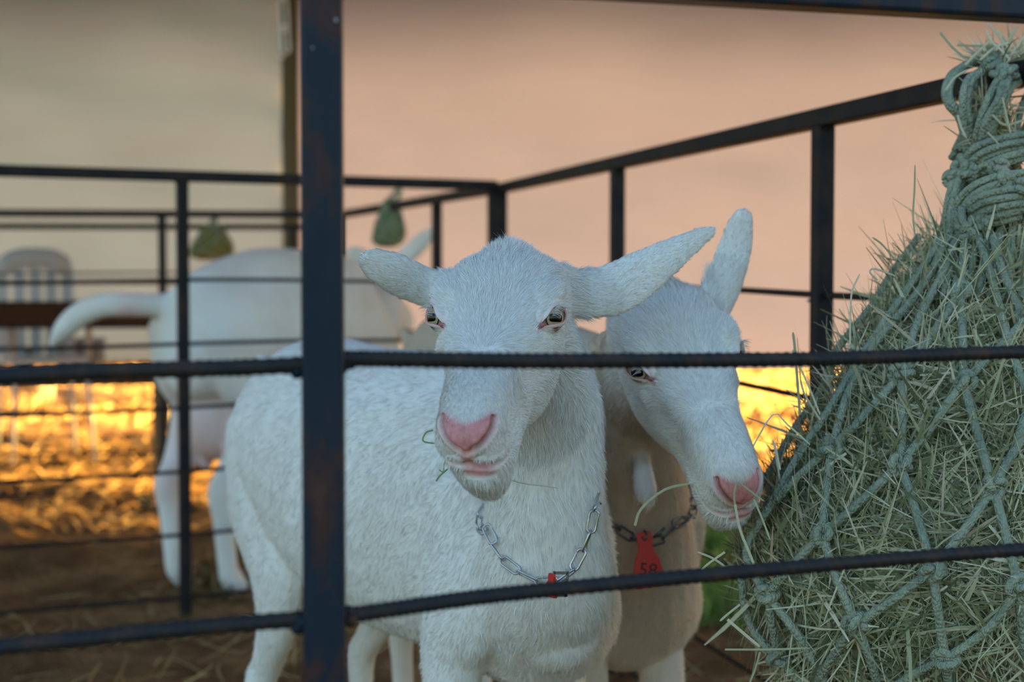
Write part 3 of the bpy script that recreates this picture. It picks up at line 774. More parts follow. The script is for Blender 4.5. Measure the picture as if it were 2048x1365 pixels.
def head_ctrl(O, R, sc=1.0):
    c = []
    src = np.array([0.0, 0.055, 0.02])          # hair fans out from the middle of the bridge
    for f in (-0.10, -0.07, -0.04, -0.01, 0.02, 0.045, 0.06):
        for x in (-0.045, -0.025, -0.008, 0.008, 0.025, 0.045):
            d = np.array([x * 0.85, f - 0.085, 0.0]); d[0] *= 1.0 + 1.4 * abs(x) / 0.045 * (f > -0.05)
            c.append(((x, f, 0.03 - 0.25 * abs(x)), d))
    for f in (0.085, 0.10, 0.118, 0.135):
        for x in (-0.025, -0.008, 0.008, 0.025):
            c.append(((x, f, 0.014 - 0.2 * abs(x)), (x * 1.2, 0.05, -0.02)))
    for s in (-1, 1):
        for f, n in ((0.12, -0.02), (0.09, -0.03), (0.06, -0.03), (0.03, -0.04), (0.0, -0.05), (-0.03, -0.05), (-0.06, -0.03), (0.02, -0.015), (0.06, -0.01)):
            c.append(((s * 0.04, f, n), (s * 0.1, -0.8, -0.55)))
        c.append(((s * 0.02, 0.13, -0.055), (s * .1, -0.2, -0.8))); c.append(((s * 0.015, 0.15, -0.05), (s * .1, 0.1, -0.8)))
        c.append(((s * 0.02, 0.05, -0.07), (0, -0.7, -0.3)))
    return [(O + R @ np.array(a) * sc, R @ np.array(d)) for a, d in c]

# ---- the two goats at the front
def goat_front(name, label, cfg, seed):
    O, R = head_frame(*cfg['head']); sc = cfg.get('hs', 1.0)
    mb = MB(); head_shape(mb, O, R, sc, cfg.get('jaw', 0.0))
    for e in cfg['ears']: ear_shape(mb, *e)
    npts = [O + R @ (np.array([0, -0.055, -0.025]) * sc)] + [np.asarray(p) for p in cfg['neck']]
    limb(mb, npts, cfg['neck_r'], 22)
    a, side = body_rings(mb, cfg['S'], cfg['axis'], cfg['prof'])
    S3 = np.array([cfg['S'][0], cfg['S'][1], 0]); feet = []; z0 = lambda q: gz(q[0], q[1])
    for s in (-1, 1):
        h = S3 + a * cfg['hind'][0] + side * s * cfg['hind'][1]; feet.append(hind_leg(mb, h, a, side * s, cfg['leg'], z0(h)))
        h = S3 + a * cfg['fore'][0] + side * s * cfg['fore'][1]; feet.append(front_leg(mb, h, a, side * s, cfg['leg'], z0(h)))
    for x in cfg.get('extra', []): x(mb)
    tl = S3 + a * cfg['tail'][0] + np.array([0, 0, cfg['tail'][1]])
    limb(mb, [tl, tl + a * .05 + [0, 0, .02], tl + a * .09 + [0, 0, .045]], [0.022, 0.020, 0.008], 12)
    me = remesh(mb, 0.0031, 5, 'body')
    # ripple the big forms a little: ribs, folds, shoulder
    V = get_v(me); N = get_n(me); H = (V - O) @ R
    far = np.clip((np.linalg.norm(H, axis=1) - 0.16) / 0.06, 0, 1)
    nz = sum(np.sin(V @ np.array(w_) + ph) for w_, ph in (((9, 5, 13), .3), ((-7, 14, 6), 1.1), ((15, -6, -9), 2.0), ((4, 11, -17), 4.0), ((21, 17, 8), 5.0))) * 0.33
    V += N * (nz * 0.0042 * far)[:, None]; set_v(me, V)
    pink = sculpt_head(me, O, R, sc, cfg.get('open', 1.0), cfg.get('jaw', 0.0))
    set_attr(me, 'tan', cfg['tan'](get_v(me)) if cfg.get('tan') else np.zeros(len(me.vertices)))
    root = empty(name, (S3[0], S3[1], 0)); tag(root, label, 'goat')
    me.polygons.foreach_set('use_smooth', [True] * len(me.polygons))
    body = link_mesh('body', me, M['skin'], root)
    for ft in feet: hoof(root, [ft[0], ft[1], z0(ft) - 0.002], -a, 0.9 * cfg['leg'])
    add_eyes(root, O, R, sc)
    # coat
    pv = pink; kd = None
    def dens_head(C):
        H = (C - O) @ R / sc; d = np.where((np.linalg.norm(H - [0, 0.02, -0.02], axis=1) < 0.150), 1.0, 0.0)
        for s in (-1, 1):
            out, al, ac = eye_axes(s, O, R); q = H - EYE * [s, 1, 1]; u, w, o = q @ al, q @ ac, q @ out
            d = np.where((o > -0.015) & (o < 0.03) & (((u - 0.003) / 0.0158) ** 2 + ((w - 0.0003) / 0.0076) ** 2 < 1.0), 0.0, d)
        return d
    def len_head(p):
        H = (p - O) @ R / sc
        L = np.interp(H[:, 1], [-0.11, -0.08, -0.03, 0.02, 0.07, 0.12, 0.16], [0.014, 0.015, 0.0120, 0.0090, 0.0072, 0.0055, 0.0042])
        L = np.where(H[:, 2] < -0.035, np.maximum(L, 0.0075), L)
        L = L * (1 + 0.5 * gauss(H, (0, -0.09, 0.02), (0.010, 0.03, 0.05)))
        L = np.where((np.abs(H[:, 0]) > 0.062) & (H[:, 1] < 0.02), 0.0055, L)
        for s in (-1, 1): L = L * (1 - 0.5 * gauss(H, EYE * [s, 1, 1], (0.03, 0.03, 0.025)))
        return L
    ctrl = head_ctrl(O, R, sc)
    for i in range(len(npts) - 1):
        for k in (0.3, 0.8): 
            c = npts[i] * (1 - k) + npts[i + 1] * k; d = npts[i + 1] - npts[i]
            for off in ((.06, 0, 0), (-.06, 0, 0), (0, -.07, 0), (0, .07, 0)): ctrl.append((c + np.array(off), d + np.array(off) * 0.3))
    for e in cfg['ears']:
        for i in range(len(e[0]) - 1): ctrl.append(((np.asarray(e[0][i]) + np.asarray(e[0][i + 1])) / 2, np.asarray(e[0][i + 1]) - np.asarray(e[0][i])))
    for s_ in np.arange(0.05, 0.7, 0.1):
        for lat in (-0.13, 0.13):
            for z in (0.35, 0.5, 0.62): ctrl.append((S3 + a * s_ + side * lat + [0, 0, z], a * 0.6 + np.array([0, 0, -0.75]) * (1.1 if z < .6 else .4)))
    nh, nb = cfg['hairs']
    hair('coat_hair', root, me, nh, dens_head, len_head, ctrl, seed, tan=cfg.get('tan'))
    def dens_body(C):
        H = (C - O) @ R / sc; r = np.linalg.norm(H - [0, 0.02, -0.02], axis=1)
        return np.where(r < 0.142, 0.0, 1.0) * np.clip(1.9 - C[:, 1] * 0.75, 0.25, 1.2) * (C[:, 2] > 0.18) * (1 + 4.5 * sum((seg_dist(C, [np.asarray(q) for q in e[0][1:]]) < 0.032) for e in cfg['ears']))
    def len_body(p):
        L = np.full(len(p), 0.0125)
        for e in cfg['ears']:
            L = np.where(seg_dist(p, [np.asarray(q) for q in e[0][1:]]) < 0.03, 0.0050, L)
        return L
    hair('body_hair', root, me, nb, dens_body, len_body, ctrl, seed + 1, width=0.00030, lift=0.15, tan=cfg.get('tan'))
    bm = bmesh.new(); bm.from_mesh(me); bvh = BVHTree.FromBMesh(bm); bm.free()
    return root, bvh, (O, R, sc, a, side, S3)

ax1 = unit(np.array([-0.56, 0.83]))
cfg1 = dict(
    head=(P(994, 640, 1.205), 31, -10.5, 0), hs=0.985, open=1.0, jaw=0.010,
    ears=[([P(1105, 566, 1.275), P(1160, 585, 1.285), P(1230, 576, 1.29), P(1300, 537, 1.30), P(1370, 492, 1.315), P(1430, 457, 1.335)],
           [0.018, 0.022, 0.0255, 0.0245, 0.0195, 0.0145, 0.005], (0.25, -1, 0.25), 0.18),
          ([P(910, 580, 1.265), P(870, 580, 1.27), P(830, 566, 1.265), P(785, 545, 1.255), P(745, 525, 1.25), P(722, 512, 1.248)],
           [0.018, 0.017, 0.0185, 0.0195, 0.0175, 0.013, 0.004], (-0.35, -1, 0.15), 0.22)],
    neck=[P(1080, 790, 1.325), P(1088, 920, 1.35), P(1089, 1040, 1.36), P(1085, 1140, 1.395), P(1060, 1200, 1.48)],
    neck_r=[(0.045, 0.045), (0.050, 0.056), (0.048, 0.058), (0.050, 0.060), (0.070, 0.075), (0.09, 0.10)],
    S=(0.062, 1.385), axis=ax1,
    prof=[(-0.015, 0.02, 0.03, 0.44), (0.0, 0.045, 0.075, 0.425), (0.05, 0.070, 0.115, 0.445), (0.14, 0.100, 0.155, 0.480), (0.28, 0.125, 0.166, 0.483), (0.40, 0.136, 0.166, 0.484), (0.52, 0.128, 0.150, 0.506), (0.60, 0.105, 0.128, 0.520), (0.655, 0.065, 0.085, 0.530), (0.67, 0.02, 0.03, 0.535)],
    hind=(0.55, 0.074), fore=(0.115, 0.068), leg=1.0, tail=(0.655, 0.575), hairs=(150000, 90000))
goat1, bvh1, g1 = goat_front('goat', 'white goat looking out between the bars with a pink nose, nearest to the camera', cfg1, 11)

ax2 = unit(np.array([-0.468, 0.883]))
def wattle(mb):
    limb(mb, [P(1285, 925, 1.525), P(1288, 960, 1.515), P(1293, 990, 1.51), P(1298, 1005, 1.51)], [0.010, 0.0125, 0.013, 0.008], 12)
O2, R2 = head_frame(P(1366, 720, 1.37), 45, 23, 13)
def tan_shade2(p):
    """cream-brown neck, poll and body, darkened to stand in for shade; white face and ear"""
    H = (p - O2) @ R2
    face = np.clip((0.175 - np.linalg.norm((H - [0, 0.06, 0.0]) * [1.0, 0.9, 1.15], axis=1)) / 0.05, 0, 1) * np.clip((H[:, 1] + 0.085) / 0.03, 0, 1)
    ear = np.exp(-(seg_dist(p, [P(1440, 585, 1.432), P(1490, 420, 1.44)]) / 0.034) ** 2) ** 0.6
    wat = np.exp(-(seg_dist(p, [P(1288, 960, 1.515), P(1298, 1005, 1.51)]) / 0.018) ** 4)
    nose = np.exp(-(((H - [0, 0.152, -0.010]) / [0.024, 0.016, 0.022]) ** 2).sum(1)) * 0.85  # nose tinted darker to stand in for shade
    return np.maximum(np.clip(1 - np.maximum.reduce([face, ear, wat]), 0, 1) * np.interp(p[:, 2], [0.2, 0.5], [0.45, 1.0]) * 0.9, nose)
cfg2 = dict(tan=tan_shade2,
    head=(P(1366, 720, 1.37), 45, 23, 13), open=0.0,
    ears=[([P(1405, 650, 1.415), P(1430, 605, 1.43), P(1450, 560, 1.435), P(1470, 500, 1.44), P(1482, 450, 1.44), P(1490, 420, 1.44)],
           [0.020, 0.020, 0.0205, 0.0195, 0.0175, 0.0135, 0.006], (0.1, -1, 0.1), 0.15),
          ([P(1290, 660, 1.45), P(1250, 672, 1.475), P(1215, 690, 1.50), P(1185, 712, 1.52), P(1165, 735, 1.53)],
           [0.018, 0.020, 0.022, 0.018, 0.004], (-0.3, -1, 0.5), 0.18)],
    neck=[P(1270, 800, 1.545), P(1262, 930, 1.60), P(1268, 1050, 1.64), P(1265, 1150, 1.70), P(1250, 1200, 1.76)],
    neck_r=[(0.044, 0.044), (0.052, 0.055), (0.054, 0.062), (0.060, 0.068), (0.080, 0.085), (0.085, 0.10)],
    S=(0.175, 1.645), axis=ax2,
    prof=[(-0.015, 0.02, 0.03, 0.44), (0.0, 0.05, 0.08, 0.45), (0.05, 0.075, 0.125, 0.475), (0.13, 0.09, 0.158, 0.50), (0.28, 0.11, 0.175, 0.505), (0.40, 0.115, 0.178, 0.507), (0.52, 0.112, 0.165, 0.525), (0.60, 0.095, 0.138, 0.545), (0.655, 0.06, 0.09, 0.555), (0.67, 0.02, 0.03, 0.56)],
    hind=(0.575, 0.066), fore=(0.085, 0.055), leg=1.02, tail=(0.655, 0.60), hairs=(90000, 40000), extra=[wattle])
goat2, bvh2, g2 = goat_front('goat', 'goat in the shade reaching down to the hay net, one ear upright', cfg2, 23)

# ---- the doe behind the second panel, seen from the rear
def goat_rear():
    a = unit(np.array([-0.52, -0.85])); S = (-0.36, 3.97); S3 = np.array([S[0], S[1], 0])
    mb = MB(); O = np.array([-0.375, 4.27, 0.705]); R = np.stack([np.array([-0.9, 0.4, 0]), unit([0.35, 0.85, -0.45]), unit([0.1, 0.4, 0.9])], 1)
    R[:, 1] = unit(np.cross(R[:, 2], R[:, 0])) * (1 if np.cross(R[:, 2], R[:, 0])[1] > 0 else -1)
    head_shape(mb, O, R, 1.15)
    ear_shape(mb, [P(800, 522, 4.22), P(820, 510, 4.2), P(845, 488, 4.18), P(865, 468, 4.17), P(880, 453, 4.16)], [0.022, 0.03, 0.03, 0.022, 0.005], (0.1, -1, 0.2), 0.3, 0.008)
    ear_shape(mb, [P(765, 525, 4.24), P(735, 515, 4.2), P(715, 507, 4.18), P(695, 500, 4.16)], [0.022, 0.03, 0.028, 0.006], (0.0, -1, 0.2), 0.3, 0.008)
    limb(mb, [O + R @ np.array([0, -0.05, -0.03]), np.array([-0.375, 4.10, 0.66]), np.array([-0.385, 3.98, 0.62]), np.array([-0.43, 3.87, 0.58])], [0.055, 0.075, 0.095, 0.12], 18)
    a, side = body_rings(mb, S, a, [(-0.02, 0.03, 0.04, 0.53), (0.0, 0.07, 0.10, 0.53), (0.06, 0.10, 0.15, 0.55), (0.16, 0.13, 0.20, 0.60), (0.35, 0.165, 0.215, 0.605), (0.50, 0.172, 0.21, 0.61), (0.62, 0.162, 0.185, 0.61), (0.72, 0.14, 0.16, 0.60), (0.78, 0.09, 0.12, 0.59), (0.80, 0.03, 0.04, 0.59)])
    feet = []
    for s in (-1, 1):
        h = S3 + a * 0.70 + side * s * 0.088; feet.append(hind_leg(mb, h, a, side * s, 1.18, gz(h[0], h[1]), 1.3))
        h = S3 + a * 0.10 + side * s * 0.072; feet.append(front_leg(mb, h, a, side * s, 1.15, gz(h[0], h[1])))
    # udder between the hind legs
    u = S3 + a * 0.66 + np.array([0, 0, 0.40])
    mb.ball(u, (0.085, 0.085, 0.105), 18, 12); mb.ball(u + side * 0.04 + [0, 0, -0.10], (0.02, 0.02, 0.035), 12, 8); mb.ball(u - side * 0.04 + [0, 0, -0.10], (0.02, 0.02, 0.035), 12, 8)
    # raised tail arching away to the left
    limb(mb, [P(330, 610, 3.36), P(262, 612, 3.30), P(205, 612, 3.29), P(158, 630, 3.29), P(125, 660, 3.29), P(100, 692, 3.29)], [(0.028, 0.030), (0.030, 0.026), (0.030, 0.028), (0.030, 0.034), (0.026, 0.036), (0.010, 0.014)], 14)
    me = remesh(mb, 0.0075, 5, 'body')
    V = get_v(me)
    pk = np.exp(-(((V - u - [0, 0, -0.03]) / [0.11, 0.11, 0.13]) ** 2).sum(1)) * 0.75
    tr = P(258, 650, 3.30); pk = np.maximum(pk, 0.8 * np.exp(-(((V - tr) / [0.035, 0.06, 0.05]) ** 2).sum(1)))
    for q in (P(312, 900, 3.34), P(335, 960, 3.34), P(425, 880, 3.42)): pk = np.maximum(pk, 0.4 * np.exp(-(((V - q) / [0.05, 0.06, 0.07]) ** 2).sum(1)))
    set_attr(me, 'pink', pk); set_attr(me, 'tan', np.zeros(len(V))); me.polygons.foreach_set('use_smooth', [True] * len(me.polygons))
    root = empty('goat', (S[0], S[1], 0)); tag(root, 'white doe seen from behind with raised tail and pink udder', 'goat')
    link_mesh('body', me, M['skin'], root)
    for ft in feet: hoof(root, [ft[0], ft[1], gz(ft[0], ft[1]) - 0.002], -a, 1.1)
    for s in (-1, 1):
        mb = MB(); mb.ball(O + R @ (EYE * [s, 1, 1]) * 1.15, 0.0165, 16, 12); mb.build('eye', M['eye'], root)
    return root
goat3 = goat_rear()
goat3.location.x -= 0.017; goat3.location.y += 0.07      # clear of the panel in front of her

# ------------------------------------------------------------------ chain collars
def link_mesh_data(name, L, W, r):
    """one chain link: a stadium shaped ring along local x"""
    pts = []
    for k in range(20):
        a = 2 * math.pi * k / 20; pts.append(((L / 2 - W / 2) * math.copysign(1, math.cos(a)) + W / 2 * math.cos(a), W / 2 * math.sin(a), 0))
    mb = MB(); mb.tube(pts, r, 8, closed=True); me = mb.mesh(name); me.polygons.foreach_set('use_smooth', [True] * len(me.polygons)); return me
def collar(label, loop, bvh, matl, L, W, r, tagf, nfront):
    c = spline(list(loop) + [loop[0]], 500)[:-1]; q = []
    eye_ = Vector((0, 0, CAM_H))
    for i, p in enumerate(c):
        if i < 500 * nfront / len(loop):           # the part in front of the neck lies on its skin
            d = (Vector(p) - eye_).normalized(); h = bvh.ray_cast(eye_, d); h = h if h[0] else bvh.find_nearest(Vector(p))
        else: h = bvh.find_nearest(Vector(p))
        q.append(np.array(h[0] + h[1] * (W * 0.45)))
    q = np.array(q)
    for _ in range(12): q = (np.roll(q, 1, 0) + 2 * q + np.roll(q, -1, 0)) / 4
    nrm = np.array([np.array(bvh.find_nearest(Vector(p))[1]) for p in q])
    dl = np.linalg.norm(np.roll(q, -1, 0) - q, axis=1); cum = np.concatenate([[0], np.cumsum(dl)]); tot = cum[-1]
    pitch = L - 2 * r * 1.15; n = int(tot / pitch); pitch = tot / n
    root = empty('chain_collar', tuple(q[0])); tag(root, label, 'collar')
    me = link_mesh_data('link', L, W, r); me.materials.append(matl)
    ext = np.vstack([q, q[:1]]); en = np.vstack([nrm, nrm[:1]])
    at = lambda s: (np.array([np.interp(s % tot, cum, ext[:, k]) for k in range(3)]))
    for i in range(n):
        s = i * pitch; p = at(s); t = unit(at(s + L * .4) - at(s - L * .4)); nn = np.array([np.interp(s % tot, cum, en[:, k]) for k in range(3)])
        nn = unit(nn - t * np.dot(nn, t)); b = np.cross(nn, t); ang = math.pi / 4 if i % 2 else -math.pi / 4
        y = b * math.cos(ang) + nn * math.sin(ang); z = np.cross(t, y)
        o = bpy.data.objects.new('link', me); COL.objects.link(o); o.parent = root; o.matrix_parent_inverse = Matrix.Translation(-root.location)
        o.matrix_basis = Matrix([[t[k], y[k], z[k], p[k]] for k in range(3)] + [[0, 0, 0, 1]])
    tagf(root)
    return root
def number_tag(root, c, down, side, out, h, w, txt):
    """tapered plastic tag hanging from the chain; writing on its face"""
    c, down, side, out = map(np.asarray, (c, unit(down), unit(side), unit(out)))
    prof = [(0.0, 0.42), (0.12, 0.50), (0.32, 0.48), (0.5, 0.80), (0.75, 1.0), (0.97, 1.0), (1.0, 0.92)]
    mb = MB(); rings = []
    for t, k in prof:
        rings.append([c + down * h * t + side * w / 2 * k * x + out * 0.0012 * y for x, y in ((-1, -1), (1, -1), (1, 1), (-1, 1))])
    mb.loft(rings); o = mb.build('number_tag', M['red'], root, smooth=False)
    if txt:
        cu = bpy.data.curves.new('writing', 'FONT'); cu.body = txt; cu.size = w * 0.62; cu.align_x = 'CENTER'; cu.align_y = 'CENTER'; cu.extrude = 0.0001
        to = bpy.data.objects.new('w', cu); COL.objects.link(to)
        dg = bpy.context.evaluated_depsgraph_get(); me = bpy.data.meshes.new_from_object(to.evaluated_get(dg)); bpy.data.objects.remove(to)
        x = unit(side * 0.97 + down * 0.22); y = unit(-down + side * 0.22); z = np.cross(x, y); p = c + down * h * 0.70 + out * 0.0016
        me.transform(Matrix([[x[k], y[k], z[k], p[k]] for k in range(3)] + [[0, 0, 0, 1]]))
        me.materials.clear(); link_mesh('writing', me, M['ink'], o)
    return o
loop1 = [P(985, 1068, 1.33), P(991, 1090, 1.32), P(1012, 1118, 1.30), P(1050, 1146, 1.29), P(1088, 1160, 1.285), P(1130, 1150, 1.285), P(1152, 1118, 1.30), P(1168, 1085, 1.31), P(1179, 1045, 1.33), P(1186, 1000, 1.36), P(1180, 965, 1.41), P(1130, 945, 1.45), P(1060, 960, 1.46), P(1005, 1030, 1.45)]
def tag1(root):
    mb = MB()       # the clip that closes the chain
    k = P(1122, 1160, 1.268)
    for a in (-1, 1): mb.box(k + np.array([a * 0.0052, 0, -0.004]), (0.0011, 0, 0.0003), (0, 0.0011, 0), (0.0012 * a, 0, 0.0115))
    mb.box(k + np.array([0, 0, 0.006]), (0.006, 0, 0), (0, 0.0011, 0), (0, 0, 0.0012)); mb.box(k + np.array([0, 0, -0.014]), (0.006, 0, 0), (0, 0.0011, 0), (0, 0, 0.0012))
    mb.build('clip', M['steel_dull'], root, smooth=False)
    number_tag(root, P(1104, 1148, 1.268), (-0.06, 0.0, -1), (0.55, -0.83, 0), (-0.83, -0.55, 0), 0.021, 0.017, '')
collar1 = collar('shiny steel chain collar with a small red tag around the nearest goat', loop1, bvh1, M['steel'], 0.0215, 0.0085, 0.0011, tag1, 9)
loop2 = [P(1196, 960, 1.56), P(1205, 1010, 1.545), P(1235, 1050, 1.54), P(1275, 1076, 1.545), P(1315, 1076, 1.56), P(1350, 1040, 1.60), P(1350, 980, 1.66), P(1300, 900, 1.70), P(1230, 860, 1.67), P(1195, 900, 1.61)]
def tag2(root):
    number_tag(root, P(1288, 1064, 1.520), (0.10, -0.03, -1), (1, 0.08, 0.12), (0.03, -1, 0.05), 0.060, 0.033, '58')
    mb = MB(); mb.tube([P(1308, 1075, 1.525), P(1318, 1068, 1.522), P(1330, 1056, 1.522)], 0.0018, 6); mb.tube([P(1280, 1072, 1.522), P(1290, 1080, 1.515), P(1296, 1070, 1.516), P(1288, 1062, 1.52)], 0.0014, 6); mb.build('clip', M['steel_dull'], root)
collar2 = collar('dark chain collar with a long red number tag on the shaded goat', loop2, bvh2, M['steel_dull'], 0.0215, 0.0095, 0.0014, tag2, 5)

# ------------------------------------------------------------------ hay net
NZ = [(470, 1968, 122, 1.475), (520, 1958, 145, 1.465), (600, 1945, 185, 1.45), (700, 1922, 236, 1.43), (800, 1905, 272, 1.41), (900, 1888, 318, 1.40), (1000, 1872, 366, 1.395), (1100, 1860, 402, 1.39), (1200, 1856, 385, 1.39), (1300, 1852, 332, 1.39), (1400, 1850, 255, 1.39), (1470, 1850, 160, 1.39), (1510, 1850, 40, 1.39)]
_z, _x, _y, _r = [], [], [], []
for py, cx, rp, D in NZ:
    q = P(cx, py, D); _z.append(q[2]); _x.append(q[0]); _y.append(D); _r.append(rp * D / FPX * 0.965)
_z, _x, _y, _r = (np.array(t[::-1]) for t in (_z, _x, _y, _r))
def net_c(z): return np.interp(z, _z, _x), np.interp(z, _z, _y), np.interp(z, _z, _r)
def net_point(z, th, off=0.0):
    """th: 0 = right, -90 deg = towards the camera; squashed against the panel on its right"""
    x, y, r = net_c(z); kx = 0.80 if math.cos(th) > 0 else 1.0
    lump = 1 + 0.03 * noise.noise(Vector((math.cos(th) * 2.3, math.sin(th) * 2.3, z * 9)))
    return np.array([x + (r * lump + off) * kx * math.cos(th), y + (r * lump + off) * 0.95 * math.sin(th), z])
def net_hit(px, py, off=0.0):
    """first point of the net's surface under a frame point"""
    r = ray(px, py); best = None
    for D in np.arange(1.02, 1.75, 0.002):
        p = np.array([0, 0, CAM_H]) + r * (D / r[1]); x, y, rr = net_c(p[2])
        kx = 0.80 if p[0] > x else 1.0
        g = math.hypot((p[0] - x) / kx, (p[1] - y) / 0.95) - rr - off
        if g <= 0: return p
        if best is None or g < best[0]: best = (g, p)
    p = best[1]; x, y, rr = net_c(p[2]); d = unit(np.array([p[0] - x, p[1] - y, 0])); return np.array([x, y, p[2]]) + d * (rr + off)

net = empty('hay_net', tuple(P(1850, 1520, 1.39))); tag(net, 'large knotted green rope net stuffed with hay, hanging at the right', 'hay net')
CORD_R = 0.0041
def cord(pts, r=CORD_R, n=None):
    pts = [np.asarray(p, float) for p in pts]
    n = n or max(6, int(sum(np.linalg.norm(pts[i + 1] - pts[i]) for i in range(len(pts) - 1)) / 0.006))
    mb = MB(); mb.tube(spline(pts, n) if len(pts) > 2 else np.linspace(pts[0], pts[1], n), r, 9); return mb.build('cord', M['rope'], net)
def px_cord(pxs, off=0.016, r=CORD_R):
    d = []
    for (x0, y0), (x1, y1) in zip(pxs[:-1], pxs[1:]):
        k = max(2, int(math.hypot(x1 - x0, y1 - y0) / 25))
        d += [(x0 + (x1 - x0) * i / k, y0 + (y1 - y0) * i / k) for i in range(k)]
    d.append(pxs[-1]); s = np.array([net_hit(x, y, off) for x, y in d])
    for _ in range(2): s[1:-1] = (s[:-2] + 2 * s[1:-1] + s[2:]) / 4
    return cord(s, r)
def knot(p, r=0.0088, axis=None, seed=0):
    """an overhand knot: turns of rope wrapped round each other"""
    rg = np.random.default_rng(seed + 100); ax = unit(axis if axis is not None else rg.normal(0, 1, 3)); u = unit(np.cross(ax, [0.3, 1, 0.2])); v = np.cross(ax, u)
    pts = []
    for k in range(64):
        a = 2 * math.pi * k / 64; rr = r * (0.72 + 0.34 * math.cos(3 * a))
        pts.append(np.asarray(p) + u * rr * math.cos(2 * a) + v * rr * math.sin(2 * a) + ax * r * 0.62 * math.sin(3 * a))
    mb = MB(); mb.tube(pts, CORD_R * 0.98, 8, closed=True); return mb.build('knot', M['rope'], net)
K = dict(a=(1803, 750), b=(1664, 897), c=(1926, 765), d=(1800, 930), e=(1920, 585), f=(1645, 1070), g=(1865, 1140), h=(1535, 1191), i=(1713, 1250), j=(1891, 1320), k=(1986, 975), l=(2037, 1176), m=(1557, 1316), n=(2050, 640))
for q, v in K.items(): knot(net_hit(*v, off=0.016), 0.0092, seed=ord(q))
for path in ([(1884, 478), (1840, 545), (1772, 640), (1700, 750), (1640, 850), (1600, 905), (1545, 1005), (1480, 1110), (1535, 1191)],
             [(1900, 470), (1850, 570), (1790, 640), (1735, 705), (1690, 800), K['b']], [(1915, 470), (1890, 540), (1835, 640), K['a']], [(1930, 470), (1925, 530), K['e']],
             [K['e'], (1872, 660), K['a']], [K['e'], (1927, 690), K['c']], [(1985, 470), (2005, 550), K['n']], [K['n'], (1990, 705), K['c']], [(1955, 470), (1985, 560), (2020, 700), (2060, 800)],
             [K['a'], (1730, 830), K['b']], [K['a'], (1806, 840), K['d']], [K['c'], (1862, 855), K['d']], [K['c'], (1958, 880), K['k']],
             [K['b'], (1605, 945), (1548, 1005)], [K['b'], (1652, 980), K['f']], [K['d'], (1720, 1005), K['f']], [K['d'], (1828, 1010), K['g']],
             [K['f'], (1590, 1125), K['h']], [K['f'], (1668, 1150), K['i']], [K['g'], (1795, 1195), K['i']], [K['g'], (1875, 1220), K['j']],
             [K['h'], (1545, 1255), K['m']], [K['h'], (1600, 1275), (1650, 1365)], [K['i'], (1750, 1345), (1760, 1400)], [K['i'], (1660, 1320), (1630, 1380)],
             [K['k'], (1935, 1055), K['g']], [K['k'], (2012, 1070), K['l']], [K['l'], (1985, 1255), K['j']], [K['l'], (2048, 1300), (2060, 1400)], [K['j'], (1830, 1345), (1770, 1390)], [K['j'], (1900, 1400)],
             [(1482, 1150), (1490, 1235), (1520, 1285), K['m']], [K['m'], (1600, 1365), (1660, 1430)], [K['k'], (2030, 900), (2070, 830)], [(2060, 800), (2030, 900)]):
    px_cord(path)
for k, th in enumerate(np.radians([-10, 25, 60, 95, 130, 165])):      # meshes on the side away from the camera
    zs = np.linspace(_z[-1], _z[1], 22)
    cord([net_point(z, th + 0.22 * math.sin(i * 0.9 + k), 0.005) for i, z in enumerate(zs)])
# gathered neck of the net: ropes doubled over the rail, wrapped and knotted
def free(pts, r=CORD_R): return cord([P(x, y, D) for x, y, D in pts], r)
def bundle(pts, n, spread, seed, r=CORD_R):
    rg = np.random.default_rng(seed)
    for k in range(n):
        o = rg.normal(0, spread, 3); w = rg.normal(0, spread * 0.35, (len(pts), 3))
        cord([P(x, y, D) + o + w[i] for i, (x, y, D) in enumerate(pts)], r)
bundle([(1938, 318, 1.485), (1922, 245, 1.47), (1900, 212, 1.465), (1892, 182, 1.47), (1905, 150, 1.475), (1940, 130, 1.49), (1985, 124, 1.52), (2020, 135, 1.56)], 3, 0.0026, 1)
bundle([(1940, 310, 1.48), (1938, 250, 1.465), (1932, 200, 1.46), (1940, 162, 1.465), (1965, 140, 1.48), (2005, 128, 1.51)], 4, 0.0038, 2)
bundle([(1945, 310, 1.475), (1962, 240, 1.455), (1982, 195, 1.45), (1998, 160, 1.46), (2030, 135, 1.50), (2075, 118, 1.54)], 4, 0.0036, 3)
bundle([(1950, 305, 1.475), (1975, 260, 1.455), (2003, 200, 1.445), (2012, 170, 1.45), (2048, 150, 1.49)], 3, 0.0028, 4)
bundle([(1925, 300, 1.50), (1950, 250, 1.52), (1962, 190, 1.53), (1975, 150, 1.54)], 4, 0.006, 5)
bundle([(2020, 330, 1.50), (2030, 260, 1.51), (2050, 210, 1.52), (2080, 170, 1.55)], 4, 0.006, 6)
